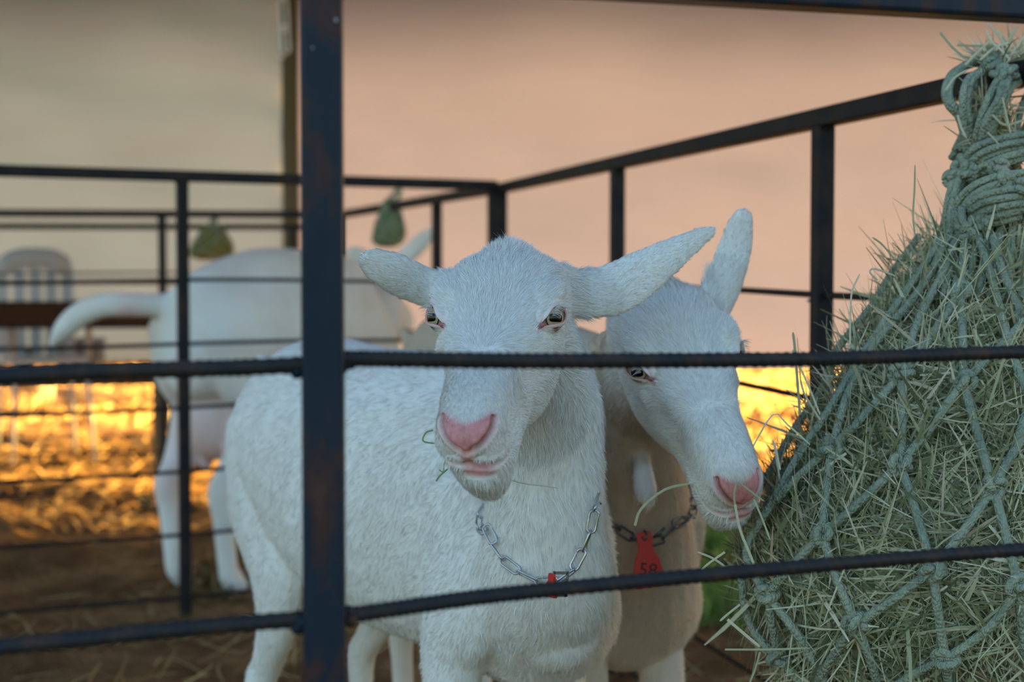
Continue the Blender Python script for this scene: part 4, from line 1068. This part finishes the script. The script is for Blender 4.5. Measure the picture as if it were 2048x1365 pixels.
for k, pts in enumerate(([(1925, 335, 1.455), (1950, 302, 1.435), (1995, 285, 1.43), (2045, 275, 1.435), (2110, 268, 1.46)], [(1930, 345, 1.45), (1965, 312, 1.43), (2010, 296, 1.425), (2060, 288, 1.43), (2110, 285, 1.45)], [(1935, 355, 1.45), (1985, 330, 1.425), (2040, 312, 1.42), (2110, 300, 1.44)],
                         [(1908, 445, 1.44), (1918, 408, 1.425), (1948, 378, 1.415), (1990, 360, 1.41), (2040, 352, 1.41), (2110, 345, 1.43)], [(1920, 452, 1.435), (1934, 412, 1.42), (1962, 388, 1.41), (2000, 372, 1.405)], [(1928, 425, 1.42), (1955, 402, 1.41), (2000, 388, 1.402), (2050, 382, 1.41), (2110, 380, 1.43)],
                         [(1935, 432, 1.418), (1965, 412, 1.408), (2010, 402, 1.40), (2060, 398, 1.41)], [(1945, 440, 1.418), (1985, 424, 1.405), (2030, 415, 1.40), (2080, 412, 1.41)], [(1950, 448, 1.42), (1990, 440, 1.405), (2040, 428, 1.405)],
                         [(1912, 425, 1.42), (1914, 452, 1.415), (1930, 468, 1.41), (1950, 462, 1.41), (1955, 438, 1.415)], [(1925, 420, 1.415), (1926, 448, 1.41), (1938, 458, 1.408), (1946, 440, 1.41)], [(1915, 350, 1.45), (1900, 395, 1.445), (1892, 440, 1.445), (1884, 480, 1.45)], [(1922, 355, 1.445), (1910, 400, 1.435), (1903, 435, 1.435), (1898, 475, 1.44)])):
    for q in (-1, 1):
        free([(x + q * 1.5, y + q * 5.5, D + 0.002 * q) for x, y, D in pts], CORD_R * 0.95)
for k, (x, y, D, r) in enumerate(((1922, 330, 1.452, .0085), (1938, 342, 1.44, .008), (1908, 358, 1.45, .008), (1990, 122, 1.485, .0085), (2003, 150, 1.455, .0085), (2020, 148, 1.455, .007), (2000, 340, 1.418, .0085), (2008, 362, 1.408, .0075), (2045, 378, 1.405, .008), (1936, 466, 1.408, .0075), (1985, 130, 1.475, .007), (1962, 448, 1.41, .007))):
    knot(P(x, y, D), r, seed=k)
for k, px in enumerate((1895, 1912, 1930, 1950, 1972, 1995, 2020, 2045)):      # ropes running from the neck into the net
    cord([P(px + 10, 430, 1.43), net_hit(px + 2, 480, 0.008), net_hit(px - 14 + 2 * k, 540, 0.007), net_hit(px - 34 + 4 * k, 600, 0.004)])

def strands(name, base, dirs, up, length, width, tone, matl, bend=0.3, seed=1, seg=3):
    """bent blades of hay or grass as thin ribbons (double bend), one mesh"""
    rg = np.random.default_rng(seed); n = len(base)
    d = dirs / (np.linalg.norm(dirs, axis=1)[:, None] + 1e-9)
    s = np.cross(d, up + rg.normal(0, 0.35, (n, 3))); s /= np.linalg.norm(s, axis=1)[:, None] + 1e-9
    L = np.asarray(length)[:, None]; w = np.asarray(width)[:, None]
    b1 = rg.normal(0, bend, (n, 3)); b2 = b1 * 0.6 + rg.normal(0, bend * 0.7, (n, 3))
    P_ = [base]; cur = d
    for k in range(seg):
        cur = d + b1 * (k / seg) + b2 * (k / seg) ** 2; cur /= np.linalg.norm(cur, axis=1)[:, None]
        P_.append(P_[-1] + cur * L / seg)
    v = []
    for k, p in enumerate(P_):
        t = 1.0 if k < seg else 0.35
        v += [p - s * w * t, p + s * w * t]
    v = np.stack(v, 1).reshape(-1, 3); m = 2 * (seg + 1)
    q = []
    for k in range(seg): q += [[2 * k, 2 * k + 1, 2 * k + 3, 2 * k + 2]]
    f = (np.arange(n)[:, None, None] * m + np.array(q)[None]).reshape(-1, 4)
    me = fast_mesh(name, v, f); set_attr(me, 'tone', np.repeat(tone, m)[:len(me.vertices)])
    return me
def net_hay():
    rg = np.random.default_rng(3); n = 30000
    z = rg.uniform(_z[1], _z[-1], n * 3); r = net_c(z)[2]; keep = rg.uniform(0, r.max(), len(z)) < r; z = z[keep][:n]; n = len(z)
    th = rg.uniform(-math.pi * 1.02, math.pi * 0.12, n)           # mostly the side that faces the pen
    th = np.where(rg.uniform(0, 1, n) < 0.12, rg.uniform(0, math.pi, n), th)
    base = np.array([net_point(a, b, c) for a, b, c in zip(z, th, np.where(rg.uniform(0, 1, n) < 0.03, rg.uniform(0.004, 0.016, n), rg.normal(-0.016, 0.008, n)))])
    out = np.stack([np.cos(th), np.sin(th), np.zeros(n)], 1); tan = np.stack([-np.sin(th), np.cos(th), np.zeros(n)], 1); up = np.tile([0, 0, 1.0], (n, 1))
    a = rg.uniform(0, 2 * math.pi, n)
    d = tan * np.cos(a)[:, None] + up * np.sin(a)[:, None] * 0.9 + out * np.abs(rg.normal(0.0, 0.2, n))[:, None]
    L = np.clip(rg.lognormal(-3.1, 0.48, n), 0.012, 0.13); w = np.clip(rg.lognormal(-7.2, 0.42, n), 0.00035, 0.0022)
    base -= d * (L * 0.45)[:, None] * 0.6
    tone = np.clip(rg.beta(1.5, 1.7, n), 0, 1)
    return strands('hay', base, d, out, L, w, tone, M['hay'], 0.13, 5)
hay = link_mesh('hay', net_hay(), M['hay']); tag(hay, 'grey-green loose hay filling the big rope net', 'hay', kind='stuff')
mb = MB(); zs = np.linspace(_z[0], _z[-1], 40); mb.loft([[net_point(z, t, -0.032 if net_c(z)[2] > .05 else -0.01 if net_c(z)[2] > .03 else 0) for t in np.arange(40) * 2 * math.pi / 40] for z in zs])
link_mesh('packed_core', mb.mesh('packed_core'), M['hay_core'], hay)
def long_stalks():
    """single stalks that stick out of the net, each following the photo's line"""
    rg = np.random.default_rng(12); mb = MB(); pt = []
    L = [([(1830, 470), (1826, 430), (1829, 380), (1830, 330)], 1.36), ([(1880, 65), (1905, 95), (1932, 118)], 1.46), ([(1700, 690), (1701, 620), (1705, 580), (1720, 548)], 1.33), ([(1790, 520), (1765, 490), (1745, 475)], 1.34), ([(1755, 560), (1740, 545), (1750, 538), (1790, 552)], 1.34),
         ([(1470, 1010), (1468, 990), (1475, 965), (1490, 975), (1512, 992), (1528, 1003)], 1.235), ([(1470, 1010), (1480, 1060), (1500, 1110), (1512, 1140)], 1.235), ([(1508, 1000), (1525, 1040), (1540, 1080)], 1.235), ([(1270, 1052), (1283, 1018), (1330, 980), (1382, 968)], 1.30),
         ([(1600, 830), (1590, 700), (1586, 665)], 1.32), ([(1500, 905), (1545, 830), (1575, 850), (1620, 890)], 1.30), ([(1560, 940), (1552, 900), (1545, 880)], 1.30), ([(1585, 700), (1620, 780), (1640, 830)], 1.30), ([(1640, 840), (1610, 790), (1600, 757)], 1.31),
         ([(1450, 1105), (1415, 1130), (1390, 1155)], 1.27), ([(1470, 1150), (1430, 1120), (1395, 1105)], 1.27), ([(1480, 1210), (1455, 1230), (1440, 1243)], 1.26), ([(1455, 1240), (1490, 1270), (1520, 1295)], 1.26), ([(1450, 1300), (1540, 1300), (1620, 1297)], 1.25), ([(1520, 1305), (1510, 1340), (1498, 1370)], 1.25),
         ([(1995, 60), (2005, 95), (2010, 125)], 1.47), ([(1975, 45), (1995, 70), (2030, 112)], 1.47), ([(2035, 50), (2015, 85), (2000, 115)], 1.48), ([(1960, 120), (1990, 95), (2020, 85)], 1.47), ([(2050, 70), (2030, 100), (2012, 128)], 1.47), ([(1930, 130), (1955, 105), (1980, 82)], 1.46), ([(1915, 90), (1950, 92), (1985, 90)], 1.48),
         ([(1970, 60), (1985, 85), (2002, 100), (2020, 120)], 1.465), ([(2005, 195), (2015, 240), (2022, 268)], 1.43), ([(1975, 265), (1990, 280), (1998, 290)], 1.42), ([(1915, 230), (1922, 255), (1932, 275)], 1.44), ([(1892, 180), (1910, 155), (1935, 140)], 1.445), ([(1985, 230), (2010, 250), (2050, 240)], 1.44)]
    for k, (p, D) in enumerate(L):
        c = spline([P(x, y, D) for x, y in p], 10); w = rg.uniform(0.0008, 0.0014)
        mb.tube(c, [(w, w * 0.45)] * 9 + [(w * .5, w * .2)], 5)
    me = mb.mesh('stalks'); set_attr(me, 'tone', np.repeat(rg.uniform(0.45, 0.85, len(L)), len(me.vertices) // len(L)))
    o = link_mesh('loose_stalks', me, M['hay'], hay); o['kind'] = 'stuff'
long_stalks()

def neck_hay():
    """hay caught in the gathered neck and the tuft that sticks out above the rail"""
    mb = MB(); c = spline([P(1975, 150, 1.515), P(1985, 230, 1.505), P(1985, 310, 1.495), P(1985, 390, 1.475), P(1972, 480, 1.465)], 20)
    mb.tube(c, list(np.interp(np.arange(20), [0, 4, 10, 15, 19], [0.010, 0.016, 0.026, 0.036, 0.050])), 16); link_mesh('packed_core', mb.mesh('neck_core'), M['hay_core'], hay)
    rg = np.random.default_rng(91); b = []; d = []
    for k in range(260):
        q = P(rg.uniform(1955, 2075), rg.uniform(112, 140), rg.uniform(1.475, 1.53)); b.append(q); d.append((rg.normal(0, 0.75), rg.normal(-0.1, 0.5), rg.uniform(0.15, 1.0)))
    for k in range(420):
        t = rg.uniform(0, 1); q = P(np.interp(t, [0, 1], [1990, 1985]) + rg.normal(0, 22), 190 + 270 * t, 1.475 - 0.02 * t); b.append(q); d.append((rg.normal(0, 0.6), rg.normal(-0.35, 0.3), rg.normal(0, 0.8)))
    b = np.array(b); d = np.array(d); n = len(b)
    o = link_mesh('hay_tuft', strands('hay_tuft', b, d, np.tile([0, -1.0, 0.1], (n, 1)), rg.uniform(0.012, 0.042, n), rg.uniform(0.0004, 0.0012, n), rg.beta(2.2, 1.4, n), M['hay'], 0.15, 92), M['hay'], hay); o['kind'] = 'stuff'
neck_hay()

# ------------------------------------------------------------------ far things
def small_net(label, px, py0, py1, D, wpx, hook_px, tone_mat):
    root = empty('hay_net', tuple(P(px, py1, D))); tag(root, label, 'hay net')
    k = D / FPX; a = P(px, py0, D); b = P(px, py1, D); h = a[2] - b[2]; w = wpx / 2 * k
    mb = MB(); rings = []
    for t, f in ((0.0, 0.30), (0.08, 0.48), (0.25, 0.68), (0.5, 0.92), (0.72, 1.0), (0.88, 0.95), (0.97, 0.7), (1.0, 0.2)):
        z = a[2] - h * t
        rings.append([np.array([a[0] + (t - 0.4) * -0.012, D, z]) + np.array([math.cos(q) * w * f, math.sin(q) * w * f * 0.8, 0]) * (1 + 0.08 * noise.noise(Vector((math.cos(q) * 2, math.sin(q) * 2, t * 6)))) for q in np.arange(18) * math.pi / 9])
    mb.loft(rings); mb.build('bag', tone_mat, root)
    for s in range(7):
        pts = []
        for r_ in range(len(rings)):
            j = (s * 18 / 7 + r_ * 1.3 * (1 if s % 2 else -1)) % 18; j0 = int(j); pts.append(np.asarray(rings[r_][j0]) * (1 - j + j0) + np.asarray(rings[r_][(j0 + 1) % 18]) * (j - j0) + np.array([0, -0.002, 0]))
        mb = MB(); mb.tube(spline(pts, 24), 0.003, 6); mb.build('cord', M['rope'], root)
    c = P(hook_px, py0 - 4, D)
    mb = MB(); mb.tube([c + np.array([0.016 * math.cos(q), 0.024 * math.sin(q) * 1.0, 0.022 * math.sin(q + 0.6)]) for q in np.arange(16) * math.pi / 8], 0.007, 8, closed=True); mb.build('hanging_loop', M['rope'], root)
    return root
m = M['hay_dim'] = mat('olive_hay', rough=0.9); noise_col(m, [(0.35, (0.10, 0.13, 0.06, 1)), (0.7, (0.22, 0.25, 0.13, 1))], scale=60, detail=5)
m = M['hay_olive'] = mat('olive_brown_hay', rough=0.9); noise_col(m, [(0.35, (0.10, 0.11, 0.035, 1)), (0.7, (0.20, 0.20, 0.07, 1))], scale=60, detail=5)
small_net('small green hay net hanging on the rail above the rear doe\'s head', 780, 398, 494, 4.36, 66, 790, M['hay_dim'])
small_net('olive hay net far back above the rear doe\'s rump', 425, 450, 520, 5.70, 88, 425, M['hay_olive'])

def plastic_chair():
    c0 = P(72, 575, 6.2); root = empty('plastic_chair', (c0[0], c0[1], 0)); tag(root, 'pale grey plastic chair against the left tent wall', 'chair')
    rot = Matrix.Rotation(math.radians(28), 3, 'Z'); g = gz(c0[0], c0[1])
    T = lambda x, y, z: np.array(rot @ Vector((x, y, 0))) + np.array([c0[0], c0[1], g + z])
    w = 0.15
    def slab(name, pts, th):
        mb = MB(); mb.loft([[T(x, y, z), T(x, y, z) + np.array([0, 0, -th]) if name == 'seat' else T(x, y + th, z)] for x, y, z in pts]) if False else None
    mb = MB(); rows = []
    for i in range(13):                                   # backrest: rounded top, open slots made by separate slats
        u = -1 + 2 * i / 12; top = 0.90 - 0.045 * abs(u) ** 3
        rows.append([T(u * w, 0.02 * u * u, top), T(u * w, 0.02 * u * u + 0.012, top), T(u * w, 0.02 * u * u + 0.012, top - 0.09), T(u * w, 0.02 * u * u, top - 0.09)])
    mb.loft(rows); mb.build('backrest', M['plastic_white'], root)
    for u in (-0.92, -0.45, 0.0, 0.45, 0.92):
        mb = MB(); mb.box(T(u * w, 0.008 + 0.02 * u * u, 0.63), (0.024, 0, 0), (0, 0.006, 0), (0, 0, 0.20)); mb.build('slat', M['plastic_white'], root, smooth=False)
    mb = MB(); mb.box(T(0, -0.17, 0.42), np.array(rot @ Vector((w, 0, 0))), np.array(rot @ Vector((0, 0.19, 0))), (0, 0, 0.012)); mb.build('seat', M['plastic_white'], root, smooth=False)
    for sx in (-1, 1):
        for y, lean in ((0.0, 0.05), (-0.34, -0.04)):
            mb = MB(); mb.tube([T(sx * w * 0.95, y, 0.42), T(sx * w * 1.1, y + lean, -0.005)], [0.010, 0.008], 8); mb.build('leg', M['plastic_white'], root)
        mb = MB(); mb.tube(spline([T(sx * w, 0.01, 0.66), T(sx * w * 1.05, -0.15, 0.66), T(sx * w * 1.05, -0.32, 0.63), T(sx * w, -0.34, 0.43)], 14), 0.014, 8); mb.build('armrest', M['plastic_white'], root)
plastic_chair()
def feed_trough():
    a = P(-160, 628, 5.5); b = P(340, 612, 5.66); root = empty('feed_trough', (a[0], a[1], 0)); tag(root, 'long black feed trough behind the raised tail at the left', 'trough')
    d = unit(b - a); d[2] = 0; n = np.array([-d[1], d[0], 0]); mb = MB(); rows = []
    for t in np.linspace(0, 1, 9):
        c = a + (b - a) * t; c[2] = CAM_H - 0.055
        rows.append([c + n * x + np.array([0, 0, z]) for x, z in ((-0.13, 0.0), (-0.145, 0.0), (-0.10, -0.105), (0.10, -0.105), (0.145, 0.0), (0.13, 0.0), (0.085, -0.09), (-0.085, -0.09))])
    mb.loft(rows); mb.build('basin', M['black_plastic'], root, smooth=False)
    for t in (0.1, 0.95):
        for s in (-1, 1):
            p = a + (b - a) * t + n * 0.09 * s; mb = MB(); z0 = gz(p[0] , p[1])
            mb.box(np.array([p[0], p[1], (z0 + CAM_H - 0.155) / 2]), (0.014, 0, 0), (0, 0.014, 0), (0, 0, (CAM_H - 0.155 - z0) / 2 + 0.004)); mb.build('leg', M['pole'], root, smooth=False)
feed_trough()
def low_bench():
    a = P(-120, 755, 6.6); b = P(350, 755, 6.64); root = empty('low_bench', (a[0], a[1], 0)); tag(root, 'low dark plank bench in front of the left tent wall', 'bench')
    m = M['plank'] = mat('dark_plank', rough=0.7); noise_col(m, [(0.3, (0.02, 0.014, 0.010, 1)), (0.7, (0.05, 0.034, 0.022, 1))], scale=14, detail=5, stretch=(0.2, 1, 1))
    c = (a + b) / 2; d = unit(b - a); n = np.array([-d[1], d[0], 0]); h = np.linalg.norm(b - a) / 2
    mb = MB(); mb.box(c, d * h, n * 0.12, (0, 0, 0.026)); mb.build('plank', m, root, smooth=False)
    for t in (-0.9, 0.9):
        for s in (-1, 1):
            p = c + d * h * t + n * 0.085 * s; z0 = gz(p[0], p[1]) - 0.005; mb = MB(); mb.box(np.array([p[0], p[1], (z0 + c[2] - 0.026) / 2]), (0.02, 0, 0), (0, 0.02, 0), (0, 0, (c[2] - 0.026 - z0) / 2)); mb.build('leg', m, root, smooth=False)
    return c[2] + 0.026
bz = low_bench()
def bucket():
    p = P(50, 720, 6.62); root = empty('bucket', (p[0], p[1], bz)); tag(root, 'small black bucket on the low bench at far left', 'bucket'); mb = MB()
    ring = lambda r, z: [np.array([p[0] + r * math.cos(q), p[1] + r * math.sin(q), bz + z]) for q in np.arange(20) * math.pi / 10]
    mb.loft([ring(0.045, 0.0), ring(0.05, 0.05), ring(0.056, 0.105), ring(0.060, 0.108), ring(0.060, 0.114), ring(0.053, 0.112), ring(0.047, 0.02)]); mb.build('pail', M['black_plastic'], root)
    mb = MB(); mb.tube([np.array([p[0] + 0.058 * math.cos(q), p[1] - 0.03 * math.sin(q), bz + 0.112 - 0.03 * math.sin(q)]) for q in np.linspace(0, math.pi, 12)], 0.002, 6); mb.build('handle', M['steel_dull'], root)
bucket()
def crate():
    p = P(162, 690, 6.62); root = empty('crate', (p[0], p[1], bz)); tag(root, 'blue-grey crate on the low bench under the raised tail', 'crate'); zt = p[2] + 0.03; h = (zt - bz) / 2
    mb = MB(); w, d = 0.085, 0.07
    for (cx, cy, hx, hy) in ((0, -d, w, 0.004), (0, d, w, 0.004), (-w, 0, 0.004, d), (w, 0, 0.004, d)):
        mb.box((p[0] + cx, p[1] + cy, bz + h), (hx, 0, 0), (0, hy, 0), (0, 0, h))
    mb.box((p[0], p[1], bz + 0.004), (w, 0, 0), (0, d, 0), (0, 0, 0.004)); mb.build('box', M['blue_grey'], root, smooth=False)
    mb = MB()
    for sy in (-1, 1): mb.box((p[0], p[1] + sy * (d + 0.004), bz + 2 * h - 0.008), (w + 0.008, 0, 0), (0, 0.006, 0), (0, 0, 0.008))
    mb.build('rim', M['blue_grey'], root, smooth=False)
crate()
def cup():
    p = P(94, 792, 9.1); z = gz(p[0], p[1]); mb = MB()
    ring = lambda r, h: [np.array([p[0] + r * math.cos(q), p[1] + r * math.sin(q), z + h]) for q in np.arange(20) * math.pi / 10]
    mb.loft([ring(0.036, 0.0), ring(0.043, 0.07), ring(0.047, 0.135), ring(0.049, 0.137), ring(0.044, 0.135), ring(0.034, 0.01)])
    m = M['cup']; t = nd(m, 'ShaderNodeBsdfTranslucent'); t.inputs[0].default_value = (0.9, 0.86, 0.78, 1); x = nd(m, 'ShaderNodeMixShader'); x.inputs[0].default_value = 0.6
    lk(m, m.node_tree.nodes['Principled BSDF'].outputs[0], x.inputs[1]); lk(m, t.outputs[0], x.inputs[2]); lk(m, x.outputs[0], m.node_tree.nodes['Material Output'].inputs[0])
    o = mb.build('cup', m); tag(o, 'white plastic cup glowing on the sunlit ground at far left', 'cup')
cup()
def hook():
    D = 6.62; root = empty('hanging_chain', tuple(P(566, 0, D))); tag(root, 'bright steel chain links hanging beside the tent pole at the top', 'chain')
    for (x0, y0, x1, y1, w) in ((567, -60, 566, -2, 0.013), (566, -6, 569, 62, 0.017), (569, 52, 572, 106, 0.016)):
        a = P(x0, y0, D); b = P(x1, y1, D); t = unit(b - a); s = unit(np.cross(t, [0, 1, 0])); L = np.linalg.norm(b - a) / 2; c = (a + b) / 2
        pts = [c + t * ((L - w) * math.copysign(1, math.sin(q)) + w * math.sin(q)) + s * w * math.cos(q) for q in np.arange(20) * math.pi / 10 + 0.01]
        mb = MB(); mb.tube(pts, 0.006, 8, closed=True); mb.build('link', M['steel_highlight'], root)
    mb = MB(); mb.ball(P(562, 114, D), 0.014, 14, 10); mb.build('bead', M['steel_highlight'], root)
    mb = MB(); a = P(548, -14, 6.75); b = P(640, -14, 6.75); mb.tube([a, b], 0.022, 10); mb.build('cross_bar', M['pole'], pole)
M['steel_highlight'] = mat('highlight_steel', (0.72, 0.78, 0.86, 1), 0.3, 0.3)  # pale base colour stands in for the highlight on the links
hook()

# ------------------------------------------------------------------ straw, grass and stems
def scatter(n, seed, y0, y1, fn=None):
    rg = np.random.default_rng(seed); y = y0 + (y1 - y0) * rg.uniform(0, 1, n) ** 1.2; x = rg.uniform(-1, 1, n) * (0.25 + 0.42 * y)
    z = np.array([gz(a, b) for a, b in zip(x, y)]); return rg, np.stack([x, y, z], 1)
rg, b = scatter(9000, 41, 1.2, 8.5)
a = rg.uniform(0, 2 * math.pi, len(b)); d = np.stack([np.cos(a), np.sin(a), np.abs(rg.normal(0, 0.22, len(b)))], 1)
straw = link_mesh('straw', strands('straw', b + [0, 0, 0.003], d, np.tile([0, 0, 1.0], (len(b), 1)), rg.uniform(0.03, 0.14, len(b)), rg.uniform(0.0008, 0.0022, len(b)), rg.uniform(0, 1, len(b)), M['straw'], 0.25, 8), M['straw'])
tag(straw, 'trodden straw and stalks strewn over the soil', 'straw', kind='stuff')
rg, b = scatter(9000, 47, 4.2, 7.2)
keep = np.array([noise.noise(Vector((p[0] * 1.3, p[1] * 3.0, 3))) > 0.02 for p in b]); b = b[keep]
a = rg.uniform(0, 2 * math.pi, len(b)); d = np.stack([np.cos(a), np.sin(a), rg.uniform(0.1, 0.7, len(b))], 1)
litter = link_mesh('straw_litter', strands('straw_litter', b, d, np.tile([0.5, 0.8, 0.1], (len(b), 1)), rg.uniform(0.03, 0.10, len(b)), rg.uniform(0.0015, 0.0035, len(b)), rg.uniform(0.3, 1, len(b)), M['straw'], 0.3, 19), M['straw'])
tag(litter, 'clumped straw litter catching streaks of low sun inside the tent', 'straw', kind='stuff')
rg, b = scatter(14000, 43, 6.3, 12.5)
keep = np.array([noise.noise(Vector((p[0] * 1.1, p[1] * 2.6, 7))) > (-0.12 if p[0] > -0.2 else 0.12) for p in b]); b = b[keep]
a = rg.uniform(0, 2 * math.pi, len(b)); d = np.stack([np.cos(a) * .8, np.sin(a) * .8, rg.uniform(0.25, 1.2, len(b))], 1)
dry = link_mesh('dry_grass', strands('dry_grass', b, d, np.tile([0.5, 0.8, 0.1], (len(b), 1)), rg.uniform(0.03, 0.09, len(b)), rg.uniform(0.002, 0.0045, len(b)), rg.uniform(0, 1, len(b)), M['dry'], 0.3, 9), M['dry'])
tag(dry, 'short dry grass in the low sun beyond the tent wall', 'grass', kind='stuff')
def tufts(n, seed, spots):
    rg = np.random.default_rng(seed); P_ = []; 
    for (px, py, rad, w) in spots:
        D = CAM_H * FPX / (py - 575); c = P(px, py, D); k = int(n * w)
        q = rg.normal(0, rad * 0.5, (k, 2)); P_ += [(c[0] + u, c[1] + v, gz(c[0] + u, c[1] + v)) for u, v in q]
    b = np.array(P_); m_ = len(b); d = np.stack([rg.normal(0, .5, m_), rg.normal(0, .5, m_), np.ones(m_)], 1)
    return strands('grass', b, d, np.tile([0.2, 1, 0], (m_, 1)), rg.uniform(0.03, 0.10, m_), rg.uniform(0.0014, 0.003, m_), rg.uniform(0, 1, m_), M['grass'], 0.35, seed)
grass = link_mesh('grass', tufts(3200, 51, [(1385, 1090, 0.12, 0.28), (1375, 1185, 0.13, 0.34), (1440, 1230, 0.10, 0.16), (1420, 1050, 0.16, 0.18)]), M['grass'])
tag(grass, 'green grass tufts growing under the fence at the right', 'grass', kind='stuff')
def heap():
    c = P(432, 1180, 3.42); rg = np.random.default_rng(61); n = 1500; th = rg.uniform(0, 2 * math.pi, n); r = np.abs(rg.normal(0, 0.055, n))
    h = 0.10 * np.exp(-(r / 0.07) ** 2) * rg.uniform(0.4, 1, n); b = np.stack([c[0] + r * np.cos(th), c[1] + r * np.sin(th), gz(c[0], c[1]) + h], 1); d = rg.normal(0, 1, (n, 3)) * [1, 1, .4]
    o = link_mesh('straw_heap', strands('straw_heap', b, d, np.tile([0, 0, 1.0], (n, 1)), rg.uniform(0.02, 0.06, n), rg.uniform(0.001, 0.003, n), rg.uniform(0, .8, n), M['straw'], 0.4, 62), M['straw'])
    tag(o, 'small heap of brown straw beside the rear doe\'s hoof', 'straw heap', kind='stuff')
heap()
m = M['stem_green'] = mat('fresh_green_stem', (0.20, 0.28, 0.10, 1), 0.5); m = M['stem_pale'] = mat('pale_straw_stem', (0.55, 0.52, 0.36, 1), 0.5)
for label, mt, D, pts, w in (('bent green stem held in the left corner of the goat\'s mouth', 'stem_green', 1.115, [(866, 861), (852, 866), (846, 882), (868, 887), (900, 884)], 0.0007),
                             ('short green stem poking down beside the goat\'s chin', 'stem_green', 1.115, [(872, 963), (882, 950), (906, 930)], 0.0008),
                             ('hooked bit of green stem under the goat\'s lip', 'stem_green', 1.115, [(878, 940), (886, 944), (890, 924), (904, 915)], 0.0005),
                             ('long pale straw trailing from the nearest goat\'s mouth', 'stem_pale', 1.155, [(978, 925), (1000, 950), (1040, 966), (1085, 972), (1117, 977)], 0.0006)):
    mb = MB(); c = spline([P(x, y, D + (0.012 * k / len(pts) if 'long' in label else 0)) for k, (x, y) in enumerate(pts)], 18); mb.tube(c, [(w, w * .5)] * 17 + [(w * .4, w * .2)], 6)
    tag(mb.build('hay_wisp', M[mt]), label, 'wisp of hay')

for px, py, D, r, root in ((1617, 602, 1.915, 0.0022, None), (1622, 668, 1.915, 0.0012, None), (672, 40, 0.7868, 0.0009, front), (625, 96, 0.7868, 0.0006, front)):
    root = root or bpy.data.objects['pen_panel.001']
    mb = MB(); mb.ball(P(px, py, D), (r, r * 0.5, r * 1.2), 10, 8); mb.build('paint_spot', M['spot'] if 'spot' in M else M.setdefault('spot', mat('pale_paint_drop', (0.30, 0.33, 0.38, 1), 0.4)), root)
